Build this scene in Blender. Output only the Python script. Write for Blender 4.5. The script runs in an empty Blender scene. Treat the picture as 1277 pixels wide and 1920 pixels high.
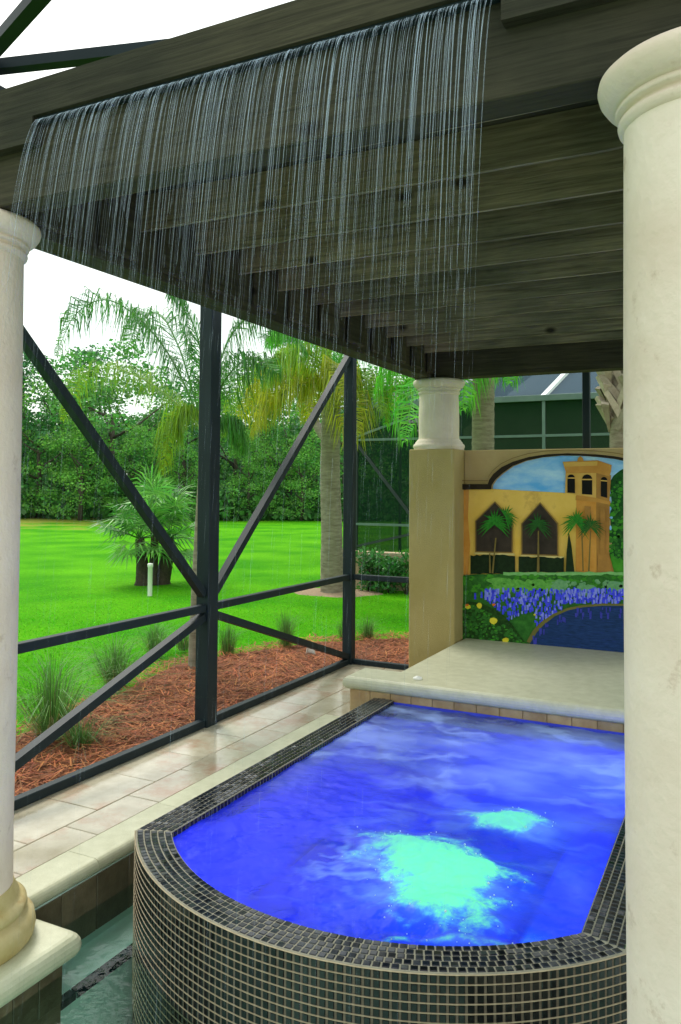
import bpy, math, random
import numpy as np
from mathutils import Vector, Matrix, noise
R = math.radians
scene = bpy.context.scene
col = scene.collection
random.seed(7)

# ------------------------------------------------------------------ camera
YAW, PIT, ROL, FPX, HC = R(26.6177), R(2.2393), R(0.37), 1511.323, 1.6
cam_d = bpy.data.cameras.new('camera')
cam = bpy.data.objects.new('camera', cam_d)
col.objects.link(cam)
cam.matrix_world = Matrix.Translation((0, 0, HC)) @ Matrix.Rotation(YAW, 4, 'Z') @ Matrix.Rotation(math.pi/2 + PIT, 4, 'X') @ Matrix.Rotation(ROL, 4, 'Z')
cam_d.sensor_fit = 'VERTICAL'
cam_d.sensor_height = 36.0
cam_d.lens = 36.0 * FPX / 1920.0
cam_d.shift_y = -102.0544 / 1920.0
cam_d.clip_start = 0.05
cam_d.clip_end = 2000
scene.camera = cam

# ------------------------------------------------------------------ sky, sun, exposure
SUN_EL, SUN_AZ = R(52), R(-62)          # azimuth from +Y, negative = towards -X
world = bpy.data.worlds.new('World')
scene.world = world
world.use_nodes = True
wn, wl = world.node_tree.nodes, world.node_tree.links
wn.clear()
w_out = wn.new('ShaderNodeOutputWorld')
sky = wn.new('ShaderNodeTexSky')
sky.sky_type = 'NISHITA'
sky.sun_disc = False
sky.sun_elevation = SUN_EL
sky.sun_rotation = SUN_AZ
sky.air_density = 1.0
sky.dust_density = 4.0
bg1 = wn.new('ShaderNodeBackground'); bg1.inputs['Strength'].default_value = 0.05
wl.new(sky.outputs['Color'], bg1.inputs['Color'])
# the overcast cloud deck in front of that sky
tc = wn.new('ShaderNodeTexCoord')
nz = wn.new('ShaderNodeTexNoise'); nz.inputs['Scale'].default_value = 1.6; nz.inputs['Detail'].default_value = 4
wl.new(tc.outputs['Generated'], nz.inputs['Vector'])
rmp = wn.new('ShaderNodeValToRGB')
rmp.color_ramp.elements[0].position = 0.35; rmp.color_ramp.elements[0].color = (0.74, 0.93, 0.84, 1)
rmp.color_ramp.elements[1].position = 0.62; rmp.color_ramp.elements[1].color = (1.0, 0.985, 0.90, 1)
wl.new(nz.outputs['Fac'], rmp.inputs['Fac'])
bg2 = wn.new('ShaderNodeBackground'); bg2.inputs['Strength'].default_value = 0.86
wl.new(rmp.outputs['Color'], bg2.inputs['Color'])
addw = wn.new('ShaderNodeAddShader')
wl.new(bg1.outputs[0], addw.inputs[0]); wl.new(bg2.outputs[0], addw.inputs[1])
wl.new(addw.outputs[0], w_out.inputs['Surface'])

sun_d = bpy.data.lights.new('sun', 'SUN')
sun_d.energy = 1.5; sun_d.angle = R(18); sun_d.color = (1.0, 0.96, 0.88)
sun = bpy.data.objects.new('sun', sun_d); col.objects.link(sun)
sdir = Vector((math.sin(SUN_AZ)*math.cos(SUN_EL), math.cos(SUN_AZ)*math.cos(SUN_EL), math.sin(SUN_EL)))
sun.rotation_euler = sdir.to_track_quat('Z', 'Y').to_euler()
sun.location = sdir * 60

vs = scene.view_settings
vs.view_transform = 'Standard'; vs.look = 'None'; vs.gamma = 1.0; vs.exposure = 0.55
cy = scene.cycles
cy.use_denoising = True
cy.max_bounces = 8; cy.diffuse_bounces = 4; cy.glossy_bounces = 3; cy.transmission_bounces = 4
cy.transparent_max_bounces = 24
cy.sample_clamp_indirect = 6.0
cy.caustics_reflective = False; cy.caustics_refractive = False

# ------------------------------------------------------------------ helpers
def ray(px, py):
    """direction of the photograph's pixel, used to measure places on known planes"""
    a = (px - 638.5)/FPX; b = (py - 857.9456)/FPX
    a, b = a*math.cos(ROL) + b*math.sin(ROL), -a*math.sin(ROL) + b*math.cos(ROL)
    d = math.cos(PIT) + b*math.sin(PIT); u = math.sin(PIT) - b*math.cos(PIT)
    return Vector((a*math.cos(YAW) - d*math.sin(YAW), a*math.sin(YAW) + d*math.cos(YAW), u))
def ony(px, py, y):
    v = ray(px, py); v = v*(y/v.y); v.z += HC; return v
def onz(px, py, z):
    v = ray(px, py); v = v*((z-HC)/v.z); v.z += HC; return v

def tag(o, label=None, cat=None, group=None, kind=None):
    if label: o['label'] = label
    if cat: o['category'] = cat
    if group: o['group'] = group
    if kind: o['kind'] = kind
    return o
def link(name, me, parent=None, mat=None):
    o = bpy.data.objects.new(name, me); col.objects.link(o)
    if parent: o.parent = parent
    if mat and me and not me.materials: me.materials.append(mat)
    return o
def empty(name, loc=(0, 0, 0)):
    o = bpy.data.objects.new(name, None); col.objects.link(o)
    o.location = loc; o.empty_display_size = 0.1
    return o
class MB:
    """collects faces; build() links them as ONE mesh object (verts given in world space)"""
    def __init__(s): s.v = []; s.f = []; s.sm = []
    def add(s, v, f, smooth=False):
        n = len(s.v); s.v += [tuple(p) for p in v]; s.f += [tuple(i+n for i in q) for q in f]; s.sm += [smooth]*len(f)
    def box(s, x0, x1, y0, y1, z0, z1, bev=0.0):
        if bev <= 0:
            s.add([(x0,y0,z0),(x1,y0,z0),(x1,y1,z0),(x0,y1,z0),(x0,y0,z1),(x1,y0,z1),(x1,y1,z1),(x0,y1,z1)],
                  [(0,3,2,1),(4,5,6,7),(0,1,5,4),(1,2,6,5),(2,3,7,6),(3,0,4,7)])
        else:
            b = bev; P = []
            for z, i in ((z0, b), (z0+b, 0), (z1-b, 0), (z1, b)):
                P += [(x0+i,y0+b,z),(x0+b,y0+i,z),(x1-b,y0+i,z),(x1-i,y0+b,z),(x1-i,y1-b,z),(x1-b,y1-i,z),(x0+b,y1-i,z),(x0+i,y1-b,z)]
            F = [tuple(range(7, -1, -1)), tuple(range(24, 32))]
            for k in range(3):
                for i in range(8):
                    j = (i+1) % 8
                    F.append((k*8+i, k*8+j, k*8+8+j, k*8+8+i))
            s.add(P, F)
    def bar(s, a, b, w, h, up=(0, 0, 1)):
        a, b = Vector(a), Vector(b); d = (b-a).normalized(); u = Vector(up)
        r = d.cross(u).normalized(); u = r.cross(d).normalized()
        P = [p + r*sx*w/2 + u*sy*h/2 for p in (a, b) for sx, sy in ((-1,-1),(1,-1),(1,1),(-1,1))]
        s.add(P, [(3,2,1,0),(4,5,6,7),(0,1,5,4),(1,2,6,5),(2,3,7,6),(3,0,4,7)])
    def tube(s, pts, rad, n=8, cap=True, smooth=True):
        pts = [Vector(p) for p in pts]; V = []; F = []
        if not hasattr(rad, '__len__'): rad = [rad]*len(pts)
        for i, p in enumerate(pts):
            d = (pts[min(i+1, len(pts)-1)] - pts[max(i-1, 0)]).normalized()
            ref = Vector((0, 0, 1)) if abs(d.z) < .9 else Vector((0, 1, 0))
            x = d.cross(ref).normalized(); y = d.cross(x)
            V += [p + (x*math.cos(t) + y*math.sin(t))*rad[i] for t in [2*math.pi*k/n for k in range(n)]]
        for i in range(len(pts)-1):
            for k in range(n):
                k2 = (k+1) % n; F.append((i*n+k, i*n+k2, i*n+n+k2, i*n+n+k))
        if cap: F += [tuple(range(n-1, -1, -1)), tuple((len(pts)-1)*n+k for k in range(n))]
        s.add(V, F, smooth)
    def lathe(s, prof, cx, cy_, n=48, smooth=True):
        V = []; F = []
        for r, z in prof: V += [(cx + r*math.cos(2*math.pi*k/n), cy_ + r*math.sin(2*math.pi*k/n), z) for k in range(n)]
        for i in range(len(prof)-1):
            for k in range(n):
                k2 = (k+1) % n; F.append((i*n+k, i*n+k2, i*n+n+k2, i*n+n+k))
        s.add(V, F, smooth)
        s.add(V[:n], [tuple(range(n-1, -1, -1))]); s.add(V[-n:], [tuple(range(n))])
    def prism(s, poly, z0, z1):
        n = len(poly); V = [(x, y, z0) for x, y in poly] + [(x, y, z1) for x, y in poly]
        s.add(V, [tuple(range(n-1, -1, -1)), tuple(range(n, 2*n))] + [(i, (i+1) % n, n+(i+1) % n, n+i) for i in range(n)])
    def mesh(s, name, origin=(0, 0, 0)):
        me = bpy.data.meshes.new(name)
        ox, oy, oz = origin
        me.from_pydata([(x-ox, y-oy, z-oz) for x, y, z in s.v], [], s.f)
        if any(s.sm): me.polygons.foreach_set('use_smooth', s.sm)
        me.update(); return me
    def build(s, name, mat, parent=None):
        off = parent_origin(parent)
        return link(name, s.mesh(name, off), parent, mat)
def parent_origin(p):
    o = Vector((0, 0, 0))
    while p: o = o + p.location; p = p.parent
    return o

# ------------------------------------------------------------------ materials
def new_mat(name):
    m = bpy.data.materials.new(name); m.use_nodes = True
    n = m.node_tree.nodes; n.clear()
    return m, n, m.node_tree.links
def ramp(n, l, fac, stops):
    r = n.new('ShaderNodeValToRGB'); e = r.color_ramp.elements
    while len(e) < len(stops): e.new(0.5)
    for k, (p, c) in enumerate(stops): e[k].position = p; e[k].color = (*c, 1)
    l.new(fac, r.inputs['Fac']); return r.outputs['Color']
def mat(name, c1, c2=None, scale=5, rough=0.6, stretch=(1, 1, 1), bump=0.0, bscale=None, spec=0.5, detail=6, rand=0.0, metal=0, trans=0.0, dirt=None, sheen=0, island=False, coat=0):
    """noise-mottled Principled surface; rand: value spread per object (or per mesh island)"""
    m, n, l = new_mat(name)
    out = n.new('ShaderNodeOutputMaterial'); b = n.new('ShaderNodeBsdfPrincipled')
    c2 = c2 or tuple(min(1, x*1.25) for x in c1)
    t = n.new('ShaderNodeTexCoord'); mp = n.new('ShaderNodeMapping'); mp.inputs['Scale'].default_value = stretch
    oi = n.new('ShaderNodeObjectInfo')
    vm = n.new('ShaderNodeVectorMath'); vm.operation = 'SCALE'; vm.inputs[0].default_value = (37, 51, 23)
    l.new(oi.outputs['Random'], vm.inputs['Scale'])
    va = n.new('ShaderNodeVectorMath'); va.operation = 'ADD'
    l.new(t.outputs['Object'], mp.inputs['Vector']); l.new(mp.outputs[0], va.inputs[0]); l.new(vm.outputs[0], va.inputs[1])
    nt = n.new('ShaderNodeTexNoise'); nt.inputs['Scale'].default_value = scale; nt.inputs['Detail'].default_value = detail; nt.inputs['Roughness'].default_value = .62
    l.new(va.outputs[0], nt.inputs['Vector'])
    cr = ramp(n, l, nt.outputs['Fac'], [(0.3, c1), (0.7, c2)])
    if dirt:
        n2 = n.new('ShaderNodeTexNoise'); n2.inputs['Scale'].default_value = dirt[1]; n2.inputs['Detail'].default_value = 8; n2.inputs['Roughness'].default_value = .7
        l.new(va.outputs[0], n2.inputs['Vector'])
        fr = ramp(n, l, n2.outputs['Fac'], [(dirt[2], (0, 0, 0)), (dirt[2]+.16, (1, 1, 1))])
        mx = n.new('ShaderNodeMixRGB'); mx.inputs['Color2'].default_value = (*dirt[0], 1)
        l.new(fr, mx.inputs['Fac']); l.new(cr, mx.inputs['Color1']); cr = mx.outputs['Color']
    if rand:
        hs = n.new('ShaderNodeHueSaturation'); mr = n.new('ShaderNodeMapRange')
        mr.inputs['To Min'].default_value = 1-rand; mr.inputs['To Max'].default_value = 1+rand
        if island:
            g = n.new('ShaderNodeNewGeometry'); l.new(g.outputs['Random Per Island'], mr.inputs['Value'])
            mh = n.new('ShaderNodeMapRange'); mh.inputs['To Min'].default_value = .485; mh.inputs['To Max'].default_value = .515
            ms = n.new('ShaderNodeMath'); ms.operation = 'FRACT'; mm = n.new('ShaderNodeMath'); mm.operation = 'MULTIPLY'; mm.inputs[1].default_value = 17.3
            l.new(g.outputs['Random Per Island'], mm.inputs[0]); l.new(mm.outputs[0], ms.inputs[0]); l.new(ms.outputs[0], mh.inputs['Value']); l.new(mh.outputs[0], hs.inputs['Hue'])
        else: l.new(oi.outputs['Random'], mr.inputs['Value'])
        l.new(mr.outputs[0], hs.inputs['Value']); l.new(cr, hs.inputs['Color']); cr = hs.outputs['Color']
    l.new(cr, b.inputs['Base Color'])
    b.inputs['Roughness'].default_value = rough; b.inputs['Specular IOR Level'].default_value = spec; b.inputs['Metallic'].default_value = metal
    b.inputs['Coat Weight'].default_value = coat
    if bump:
        nb = n.new('ShaderNodeTexNoise'); nb.inputs['Scale'].default_value = bscale or scale*6; nb.inputs['Detail'].default_value = 8
        l.new(va.outputs[0], nb.inputs['Vector'])
        bp = n.new('ShaderNodeBump'); bp.inputs['Strength'].default_value = bump; bp.inputs['Distance'].default_value = .01
        l.new(nb.outputs['Fac'], bp.inputs['Height']); l.new(bp.outputs[0], b.inputs['Normal'])
    sh = b.outputs[0]
    if trans:
        tr = n.new('ShaderNodeBsdfTranslucent'); l.new(cr, tr.inputs['Color'])
        ms2 = n.new('ShaderNodeMixShader'); ms2.inputs[0].default_value = trans
        l.new(sh, ms2.inputs[1]); l.new(tr.outputs[0], ms2.inputs[2]); sh = ms2.outputs[0]
    l.new(sh, out.inputs['Surface'])
    return m
def wood_mat(name, c1, c2, axis):
    """weathered rough-sawn timber, grain along the given axis, with knots"""
    m, n, l = new_mat(name)
    out = n.new('ShaderNodeOutputMaterial'); b = n.new('ShaderNodeBsdfPrincipled')
    t = n.new('ShaderNodeTexCoord'); oi = n.new('ShaderNodeObjectInfo')
    vm = n.new('ShaderNodeVectorMath'); vm.operation = 'SCALE'; vm.inputs[0].default_value = (13, 29, 17); l.new(oi.outputs['Random'], vm.inputs['Scale'])
    va = n.new('ShaderNodeVectorMath'); va.operation = 'ADD'; l.new(t.outputs['Object'], va.inputs[0]); l.new(vm.outputs[0], va.inputs[1])
    mp = n.new('ShaderNodeMapping'); mp.inputs['Scale'].default_value = {'X': (1.0, 22, 22), 'Y': (22, 1.0, 22)}[axis]
    l.new(va.outputs[0], mp.inputs['Vector'])
    wv = n.new('ShaderNodeTexNoise'); wv.inputs['Scale'].default_value = 2.6; wv.inputs['Detail'].default_value = 9; wv.inputs['Roughness'].default_value = .68; wv.inputs['Distortion'].default_value = .6
    l.new(mp.outputs[0], wv.inputs['Vector'])
    cr = ramp(n, l, wv.outputs['Fac'], [(.28, c1), (.5, tuple((x+y)/2 for x, y in zip(c1, c2))), (.74, c2)])
    mp2 = n.new('ShaderNodeMapping'); mp2.inputs['Scale'].default_value = {'X': (.55, 1, 1), 'Y': (1, .55, 1)}[axis]
    l.new(va.outputs[0], mp2.inputs['Vector'])
    vo = n.new('ShaderNodeTexVoronoi'); vo.inputs['Scale'].default_value = 4.2; l.new(mp2.outputs[0], vo.inputs['Vector'])
    kn = ramp(n, l, vo.outputs['Distance'], [(.05, (1, 1, 1)), (.13, (0, 0, 0))])
    mx = n.new('ShaderNodeMixRGB'); mx.inputs['Color2'].default_value = (c1[0]*.35, c1[1]*.32, c1[2]*.3, 1)
    l.new(kn, mx.inputs['Fac']); l.new(cr, mx.inputs['Color1'])
    st = n.new('ShaderNodeTexNoise'); st.inputs['Scale'].default_value = 1.7; st.inputs['Detail'].default_value = 4; l.new(va.outputs[0], st.inputs['Vector'])
    sr = ramp(n, l, st.outputs['Fac'], [(.35, (.62, .66, .6)), (.65, (1.25, 1.2, 1.05))])
    mu = n.new('ShaderNodeMixRGB'); mu.blend_type = 'MULTIPLY'; mu.inputs['Fac'].default_value = 1
    l.new(mx.outputs[0], mu.inputs['Color1']); l.new(sr, mu.inputs['Color2'])
    l.new(mu.outputs[0], b.inputs['Base Color']); b.inputs['Roughness'].default_value = .8; b.inputs['Specular IOR Level'].default_value = .25
    bp = n.new('ShaderNodeBump'); bp.inputs['Strength'].default_value = .6; bp.inputs['Distance'].default_value = .006
    l.new(wv.outputs['Fac'], bp.inputs['Height']); l.new(bp.outputs[0], b.inputs['Normal'])
    l.new(b.outputs[0], out.inputs['Surface'])
    return m
def mesh_screen(name, colr, alpha):
    m, n, l = new_mat(name)
    out = n.new('ShaderNodeOutputMaterial'); d = n.new('ShaderNodeBsdfDiffuse'); d.inputs['Color'].default_value = (*colr, 1)
    t = n.new('ShaderNodeBsdfTransparent'); mx = n.new('ShaderNodeMixShader'); mx.inputs[0].default_value = alpha
    l.new(t.outputs[0], mx.inputs[1]); l.new(d.outputs[0], mx.inputs[2]); l.new(mx.outputs[0], out.inputs['Surface'])
    return m

M = {}
M['wood_x'] = wood_mat('weathered timber along x', (.018, .017, .011), (.070, .064, .045), 'X')
M['wood_y'] = wood_mat('weathered timber along y', (.022, .020, .013), (.085, .076, .052), 'Y')
M['wood_rafter'] = wood_mat('timber brightened to look lit', (.085, .076, .052), (.34, .30, .215), 'X')  # same timber, brightened so the dim rafter faces look lit
M['bronze'] = mat('dark bronze aluminium', (.007, .016, .021), (.012, .024, .030), 3, .55, bump=.03, spec=.28)
M['stone'] = mat('cast stone', (.62, .545, .41), (.76, .69, .56), 3.5, .8, bump=.3, bscale=50, dirt=((.50, .36, .24), 7, .66))
M['stone_white'] = mat('pale cast stone', (.72, .57, .47), (.86, .725, .63), 2.5, .8, bump=.4, bscale=40, dirt=((.48, .33, .24), 9, .60))
M['stone_stained'] = mat('stained cast stone', (.46, .36, .13), (.66, .56, .32), 5, .7, bump=.3, bscale=45, dirt=((.40, .22, .06), 6, .58))
M['cap'] = mat('pool coping stone', (.53, .53, .36), (.66, .66, .48), 14, .42, bump=.15, bscale=120, dirt=((.50, .46, .32), 9, .62), rand=.05)
M['travertine'] = mat('travertine deck tile', (.42, .37, .26), (.64, .59, .46), 6, .13, bump=.05, bscale=50, dirt=((.46, .31, .21), 3.6, .50), rand=.07)
M['joint'] = mat('deck joint', (.27, .25, .18), None, 20, .8)
M['stucco'] = mat('tan stucco', (.37, .295, .105), (.44, .355, .145), 2.5, .9, bump=.35, bscale=180)
M['stucco_wall'] = mat('tan wall paint', (.44, .32, .13), (.52, .40, .18), 3, .9, bump=.25, bscale=150)
M['riser'] = mat('brown stone tile', (.33, .20, .09), (.52, .38, .20), 9, .5, bump=.2, rand=.2)
M['waterline'] = mat('wet waterline tile', (.10, .080, .045), (.19, .155, .095), 14, .3, bump=.2, rand=.25)
M['trim_tile'] = mat('dark step trim tile', (.012, .022, .030), (.03, .05, .06), 20, .2, rand=.3)
M['grout'] = mat('mosaic grout', (.25, .235, .175), (.34, .32, .24), 40, .85, bump=.2)
M['grout_shaded'] = mat('shaded grout', (.10, .080, .055), (.17, .14, .10), 40, .9, bump=.2)  # shade of the upright joints put into a darker grout colour
M['grout_lit'] = mat('sky-lit grout', (.34, .275, .17), (.46, .38, .25), 60, .8, bump=.2)  # sky light on the level joints put into a paler grout colour
M['plaster'] = mat('pool plaster', (.68, .95, .84), (.76, .98, .90), 4, .7, dirt=((.55, .84, .72), 5, .62))
M['spa_plaster'] = mat('lamp-tinted plaster', (.035, .05, .62), (.06, .09, .75), 6, .6, dirt=((.02, .03, .45), 9, .6))  # blue of the underwater lamps put into the plaster colour
M['spa_shelf'] = mat('pale plaster shelf', (.50, .60, .58), (.60, .70, .66), 6, .6)
M['white'] = mat('white plastic', (.80, .80, .74), (.86, .86, .80), 5, .4)
M['lens'] = None

# mosaic glass: near-black with blue and brown glints
M['tile'] = mat('dark glass mosaic', (.004, .005, .007), (.013, .012, .012), 30, .16, spec=.45, rand=.6, island=True)
M['tile_rim'] = mat('dark glass mosaic of the rim', (.003, .006, .012), (.009, .014, .022), 30, .10, spec=.5, rand=.6, island=True)

# ------------------------------------------------------------------ the setting: ground
def grid_mesh(x0, x1, y0, y1, nx, ny, zf):
    xs = np.linspace(x0, x1, nx+1); ys = np.linspace(y0, y1, ny+1)
    V = [(x, y, zf(x, y)) for y in ys for x in xs]
    F = [(j*(nx+1)+i, j*(nx+1)+i+1, (j+1)*(nx+1)+i+1, (j+1)*(nx+1)+i) for j in range(ny) for i in range(nx)]
    return V, F
def ground_z(x, y):
    # a gentle rise towards the wood on the far left
    t = max(0.0, min(1.0, (-x-26)/16))
    return -.10 + .45*t*t*(3-2*t) + .05*noise.noise((x*.12, y*.12, 0))*max(0, min(1, (math.hypot(x, y)-9)/10))

m, n, l = new_mat('lawn grass'); M['lawn'] = m
out = n.new('ShaderNodeOutputMaterial'); b = n.new('ShaderNodeBsdfPrincipled'); t = n.new('ShaderNodeTexCoord')
n1 = n.new('ShaderNodeTexNoise'); n1.inputs['Scale'].default_value = .55; n1.inputs['Detail'].default_value = 5; l.new(t.outputs['Object'], n1.inputs['Vector'])
n2 = n.new('ShaderNodeTexNoise'); n2.inputs['Scale'].default_value = 22; n2.inputs['Detail'].default_value = 6; n2.inputs['Roughness'].default_value = .75; l.new(t.outputs['Object'], n2.inputs['Vector'])
c1 = ramp(n, l, n1.outputs['Fac'], [(.32, (.045, .29, .004)), (.68, (.13, .47, .007))])
c2 = ramp(n, l, n2.outputs['Fac'], [(.25, (.5, .56, .5)), (.7, (1.2, 1.15, 1.1))])
mu = n.new('ShaderNodeMixRGB'); mu.blend_type = 'MULTIPLY'; mu.inputs['Fac'].default_value = 1; l.new(c1, mu.inputs['Color1']); l.new(c2, mu.inputs['Color2'])
# dry rough grass far out
sx = n.new('ShaderNodeSeparateXYZ'); l.new(t.outputs['Object'], sx.inputs[0])
dm = n.new('ShaderNodeMath'); dm.operation = 'MULTIPLY_ADD'; dm.inputs[1].default_value = -.045; dm.inputs[2].default_value = -.78; l.new(sx.outputs['X'], dm.inputs[0])
da = n.new('ShaderNodeMath'); da.operation = 'MULTIPLY_ADD'; da.inputs[1].default_value = .9; l.new(n1.outputs['Fac'], da.inputs[0]); l.new(dm.outputs[0], da.inputs[2])
dr = ramp(n, l, da.outputs[0], [(.80, (0, 0, 0)), (1.0, (1, 1, 1))])
mx = n.new('ShaderNodeMixRGB'); mx.inputs['Color2'].default_value = (.27, .29, .045, 1); l.new(dr, mx.inputs['Fac']); l.new(mu.outputs[0], mx.inputs['Color1'])
l.new(mx.outputs[0], b.inputs['Base Color']); b.inputs['Roughness'].default_value = .9; b.inputs['Specular IOR Level'].default_value = .03
bp = n.new('ShaderNodeBump'); bp.inputs['Strength'].default_value = .8; bp.inputs['Distance'].default_value = .03; l.new(n2.outputs['Fac'], bp.inputs['Height']); l.new(bp.outputs[0], b.inputs['Normal'])
l.new(b.outputs[0], out.inputs['Surface'])

mb = MB()
# the lawn: fine near the garden, then coarse to the horizon (the pool terrace is left out of it)
V, F = grid_mesh(-60, -3.3, -30, 62, 90, 110, ground_z); mb.add(V, F, True)
V, F = grid_mesh(-3.3, 40, 6.75, 62, 40, 60, ground_z); mb.add(V, F, True)
zl = .33
for P in ([(-900, -900, zl), (-60, -900, zl), (-60, 900, zl), (-900, 900, zl)], [(-60, 61, zl), (-42, 61, zl), (-42, 900, zl), (-60, 900, zl)], [(-42, 61, zl), (-26, 61, -.15), (-26, 900, -.15), (-42, 900, zl)],
          [(-26, 61, -.15), (900, 61, -.15), (900, 900, -.15), (-26, 900, -.15)], [(39, -900, -.15), (900, -900, -.15), (900, 61, -.15), (39, 61, -.15)], [(-60, -900, zl), (39, -900, -.15), (39, -29, -.15), (-60, -29, zl)]):
    mb.add(P, [(0, 1, 2, 3)])
lawn = mb.build('lawn', M['lawn']); tag(lawn, kind='structure')

# mulch bed between screen and lawn
M['mulch'] = mat('pine straw', (.12, .036, .012), (.33, .10, .032), 26, .9, bump=.8, bscale=70, dirt=((.05, .018, .010), 40, .58))
edge = [(-4.2, 1.0), (-4.5, 2.5), (-4.52, 4.1), (-4.62, 5.0), (-4.98, 6.3), (-4.80, 6.9), (-4.42, 7.75), (-3.95, 8.3), (-3.5, 8.62), (-2.6, 8.9), (-1, 9.0), (1.5, 9.0)]
mb = MB(); NB = len(edge)
def bed_z(x, y): return -.06 + .02*noise.noise((x*2.1, y*2.1, 5))
inner = [(-3.30, 1.0), (-3.30, 2.5), (-3.30, 4.1), (-3.30, 5.0), (-3.30, 5.8), (-3.30, 6.3), (-3.30, 6.75), (-3.1, 6.75), (-2.9, 6.75), (-2.5, 6.75), (-1, 6.75), (1.5, 6.75)]
K = 14; rows = []
for (ax, ay), (bx_, by_) in zip(inner, edge):
    rows.append([(ax+(bx_-ax)*k/K, ay+(by_-ay)*k/K) for k in range(K+1)])
fine = []
for i in range(NB-1):
    for q in range(8):
        fine.append([tuple(np.array(rows[i][k])*(1-q/8)+np.array(rows[i+1][k])*q/8) for k in range(K+1)])
fine.append(rows[-1])
V = []; F = []
for r_ in fine:
    for k, (x, y) in enumerate(r_):
        e = min(1, (K-k)/2); wob = 0.05*noise.noise((x*3, y*3, 9)) if k == K else 0
        V.append((x+wob, y+wob, bed_z(x, y)*e + (1-e)*(-.115)))
for i in range(len(fine)-1):
    for k in range(K): F.append((i*(K+1)+k, i*(K+1)+k+1, (i+1)*(K+1)+k+1, (i+1)*(K+1)+k))
mb.add(V, F, True)
tag(mb.build('mulch_bed', M['mulch']), kind='structure')
def in_bed(x, y):
    # x beyond the screen and short of the lawn edge (edge as x of y, plus the part behind the wall)
    if y < 6.75:
        ex = np.interp(y, [p[1] for p in edge[:5]], [p[0] for p in edge[:5]]); return ex < x < -3.33
    if x < -3.5: return y < np.interp(x, [p[0] for p in edge[4:9]], [p[1] for p in edge[4:9]])
    return 6.8 < y < np.interp(x, [p[0] for p in edge[8:]], [p[1] for p in edge[8:]])
# loose straws
rng = np.random.default_rng(3)
M['straw'] = mat('loose pine straw', (.19, .055, .017), (.48, .15, .045), 3, .85, rand=.6, island=True)
mb = MB(); c = 0
while c < 15000:
    x, y = rng.uniform(-5.1, -1.8), rng.uniform(2.6, 9.0)
    if not in_bed(x, y): continue
    c += 1; a = rng.uniform(0, 6.283); L = rng.uniform(.05, .14); w = rng.uniform(.002, .005); z = bed_z(x, y) + rng.uniform(.0, .03)
    dx, dy, dz = math.cos(a)*L, math.sin(a)*L, rng.uniform(-.02, .03); nx_, ny_ = -math.sin(a)*w, math.cos(a)*w
    mb.add([(x-nx_, y-ny_, z), (x+nx_, y+ny_, z), (x+dx+nx_, y+dy+ny_, z+dz), (x+dx-nx_, y+dy-ny_, z+dz)], [(0, 1, 2, 3)])
o = mb.build('pine_straw', M['straw']); tag(o, 'loose red brown pine straw strewn over the mulch bed', 'straw', kind='stuff')
# lawn blades near the garden
M['blade'] = mat('grass blade', (.085, .45, .006), (.14, .58, .010), 2, .8, rand=.4, spec=.1, island=True, trans=.45)
mb = MB(); c = 0; tries = 0
while c < 42000:
    r_ = 4.5 + 14*rng.random()**1.9; a = rng.uniform(R(-2), R(54)); x, y = -math.sin(a)*r_, math.cos(a)*r_
    if x > -4.3 and y < 8.3 or in_bed(x, y) or (x > -3.3 and y < 9): continue
    c += 1; s = 1 + (r_-5)/10
    h = rng.uniform(.018, .042)*min(s, 1.5)*max(.15, 1.25-r_/15); w = rng.uniform(.003, .006)*s; t_ = rng.uniform(0, 6.283); lx, ly = rng.normal(0, .025, 2)
    z = ground_z(x, y) - .005
    mb.add([(x-math.cos(t_)*w, y-math.sin(t_)*w, z), (x+math.cos(t_)*w, y+math.sin(t_)*w, z), (x+lx, y+ly, z+h)], [(0, 1, 2)])
o = mb.build('grass_blades', M['blade']); tag(o, 'short bright green blades of the mown lawn', 'grass', kind='stuff')

# ------------------------------------------------------------------ deck, coping, pool
XS, YC = -3.271, 6.694            # screen planes
XD, XCI = -2.685, -2.50           # deck / coping joint, coping edge
ZP = -.20                          # pool water level
deck = MB()
deck.box(-3.33, -2.56, -3.0, 6.76, -.35, -.022)
deck.box(-2.56, 4.0, 5.20, 6.76, -.35, -.022)
deck.box(-.30, 4.0, 2.75, 5.20, -.35, -.022)
deck.box(1.2, 4.0, -3.0, 2.75, -.35, -.022)
deck.box(-2.56, 1.2, -3.0, .10, -.35, -.022)
pool_deck = deck.build('pool_deck', M['joint']); tag(pool_deck, kind='structure')
def tile_piece(name, x0, x1, y0, y1, parent, material, z0=-.022, z1=0.0, bev=.003):
    t_ = MB(); t_.box(x0, x1, y0, y1, z0, z1+rng.uniform(-.0012, .0), bev)
    return t_.build(name, material, parent)
g = .0022
cols_ = [(-3.325, -2.892), (-2.892, XD)]
jy = [[-3.0+.436*k for k in range(30)], [-2.78+.436*k for k in range(30)]]
for (x0, x1), ys in zip(cols_, jy):
    for a_, b_ in zip(ys[:-1], ys[1:]):
        a2, b2 = max(a_, -2.99), min(b_, 6.755)
        if b2 - a2 > .03 and b2 > 0: tile_piece('deck_tile', x0+g, x1-g, a2+g, b2-g, pool_deck, M['travertine'])
for k in range(16):            # behind and beside the platform
    x0 = XD + .436*k
    if x0 < 3.5:
        for y0, y1 in ((5.47, 5.9), (5.9, 6.33), (6.33, 6.755)):
            if x0+.436 < -2.2: tile_piece('deck_tile', x0+g, x0+.436-g, y0+g, y1-g, pool_deck, M['travertine'])
tile_piece('deck_tile', XD+g, -2.493, 5.142, 5.468, pool_deck, M['travertine'], -.06)
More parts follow.
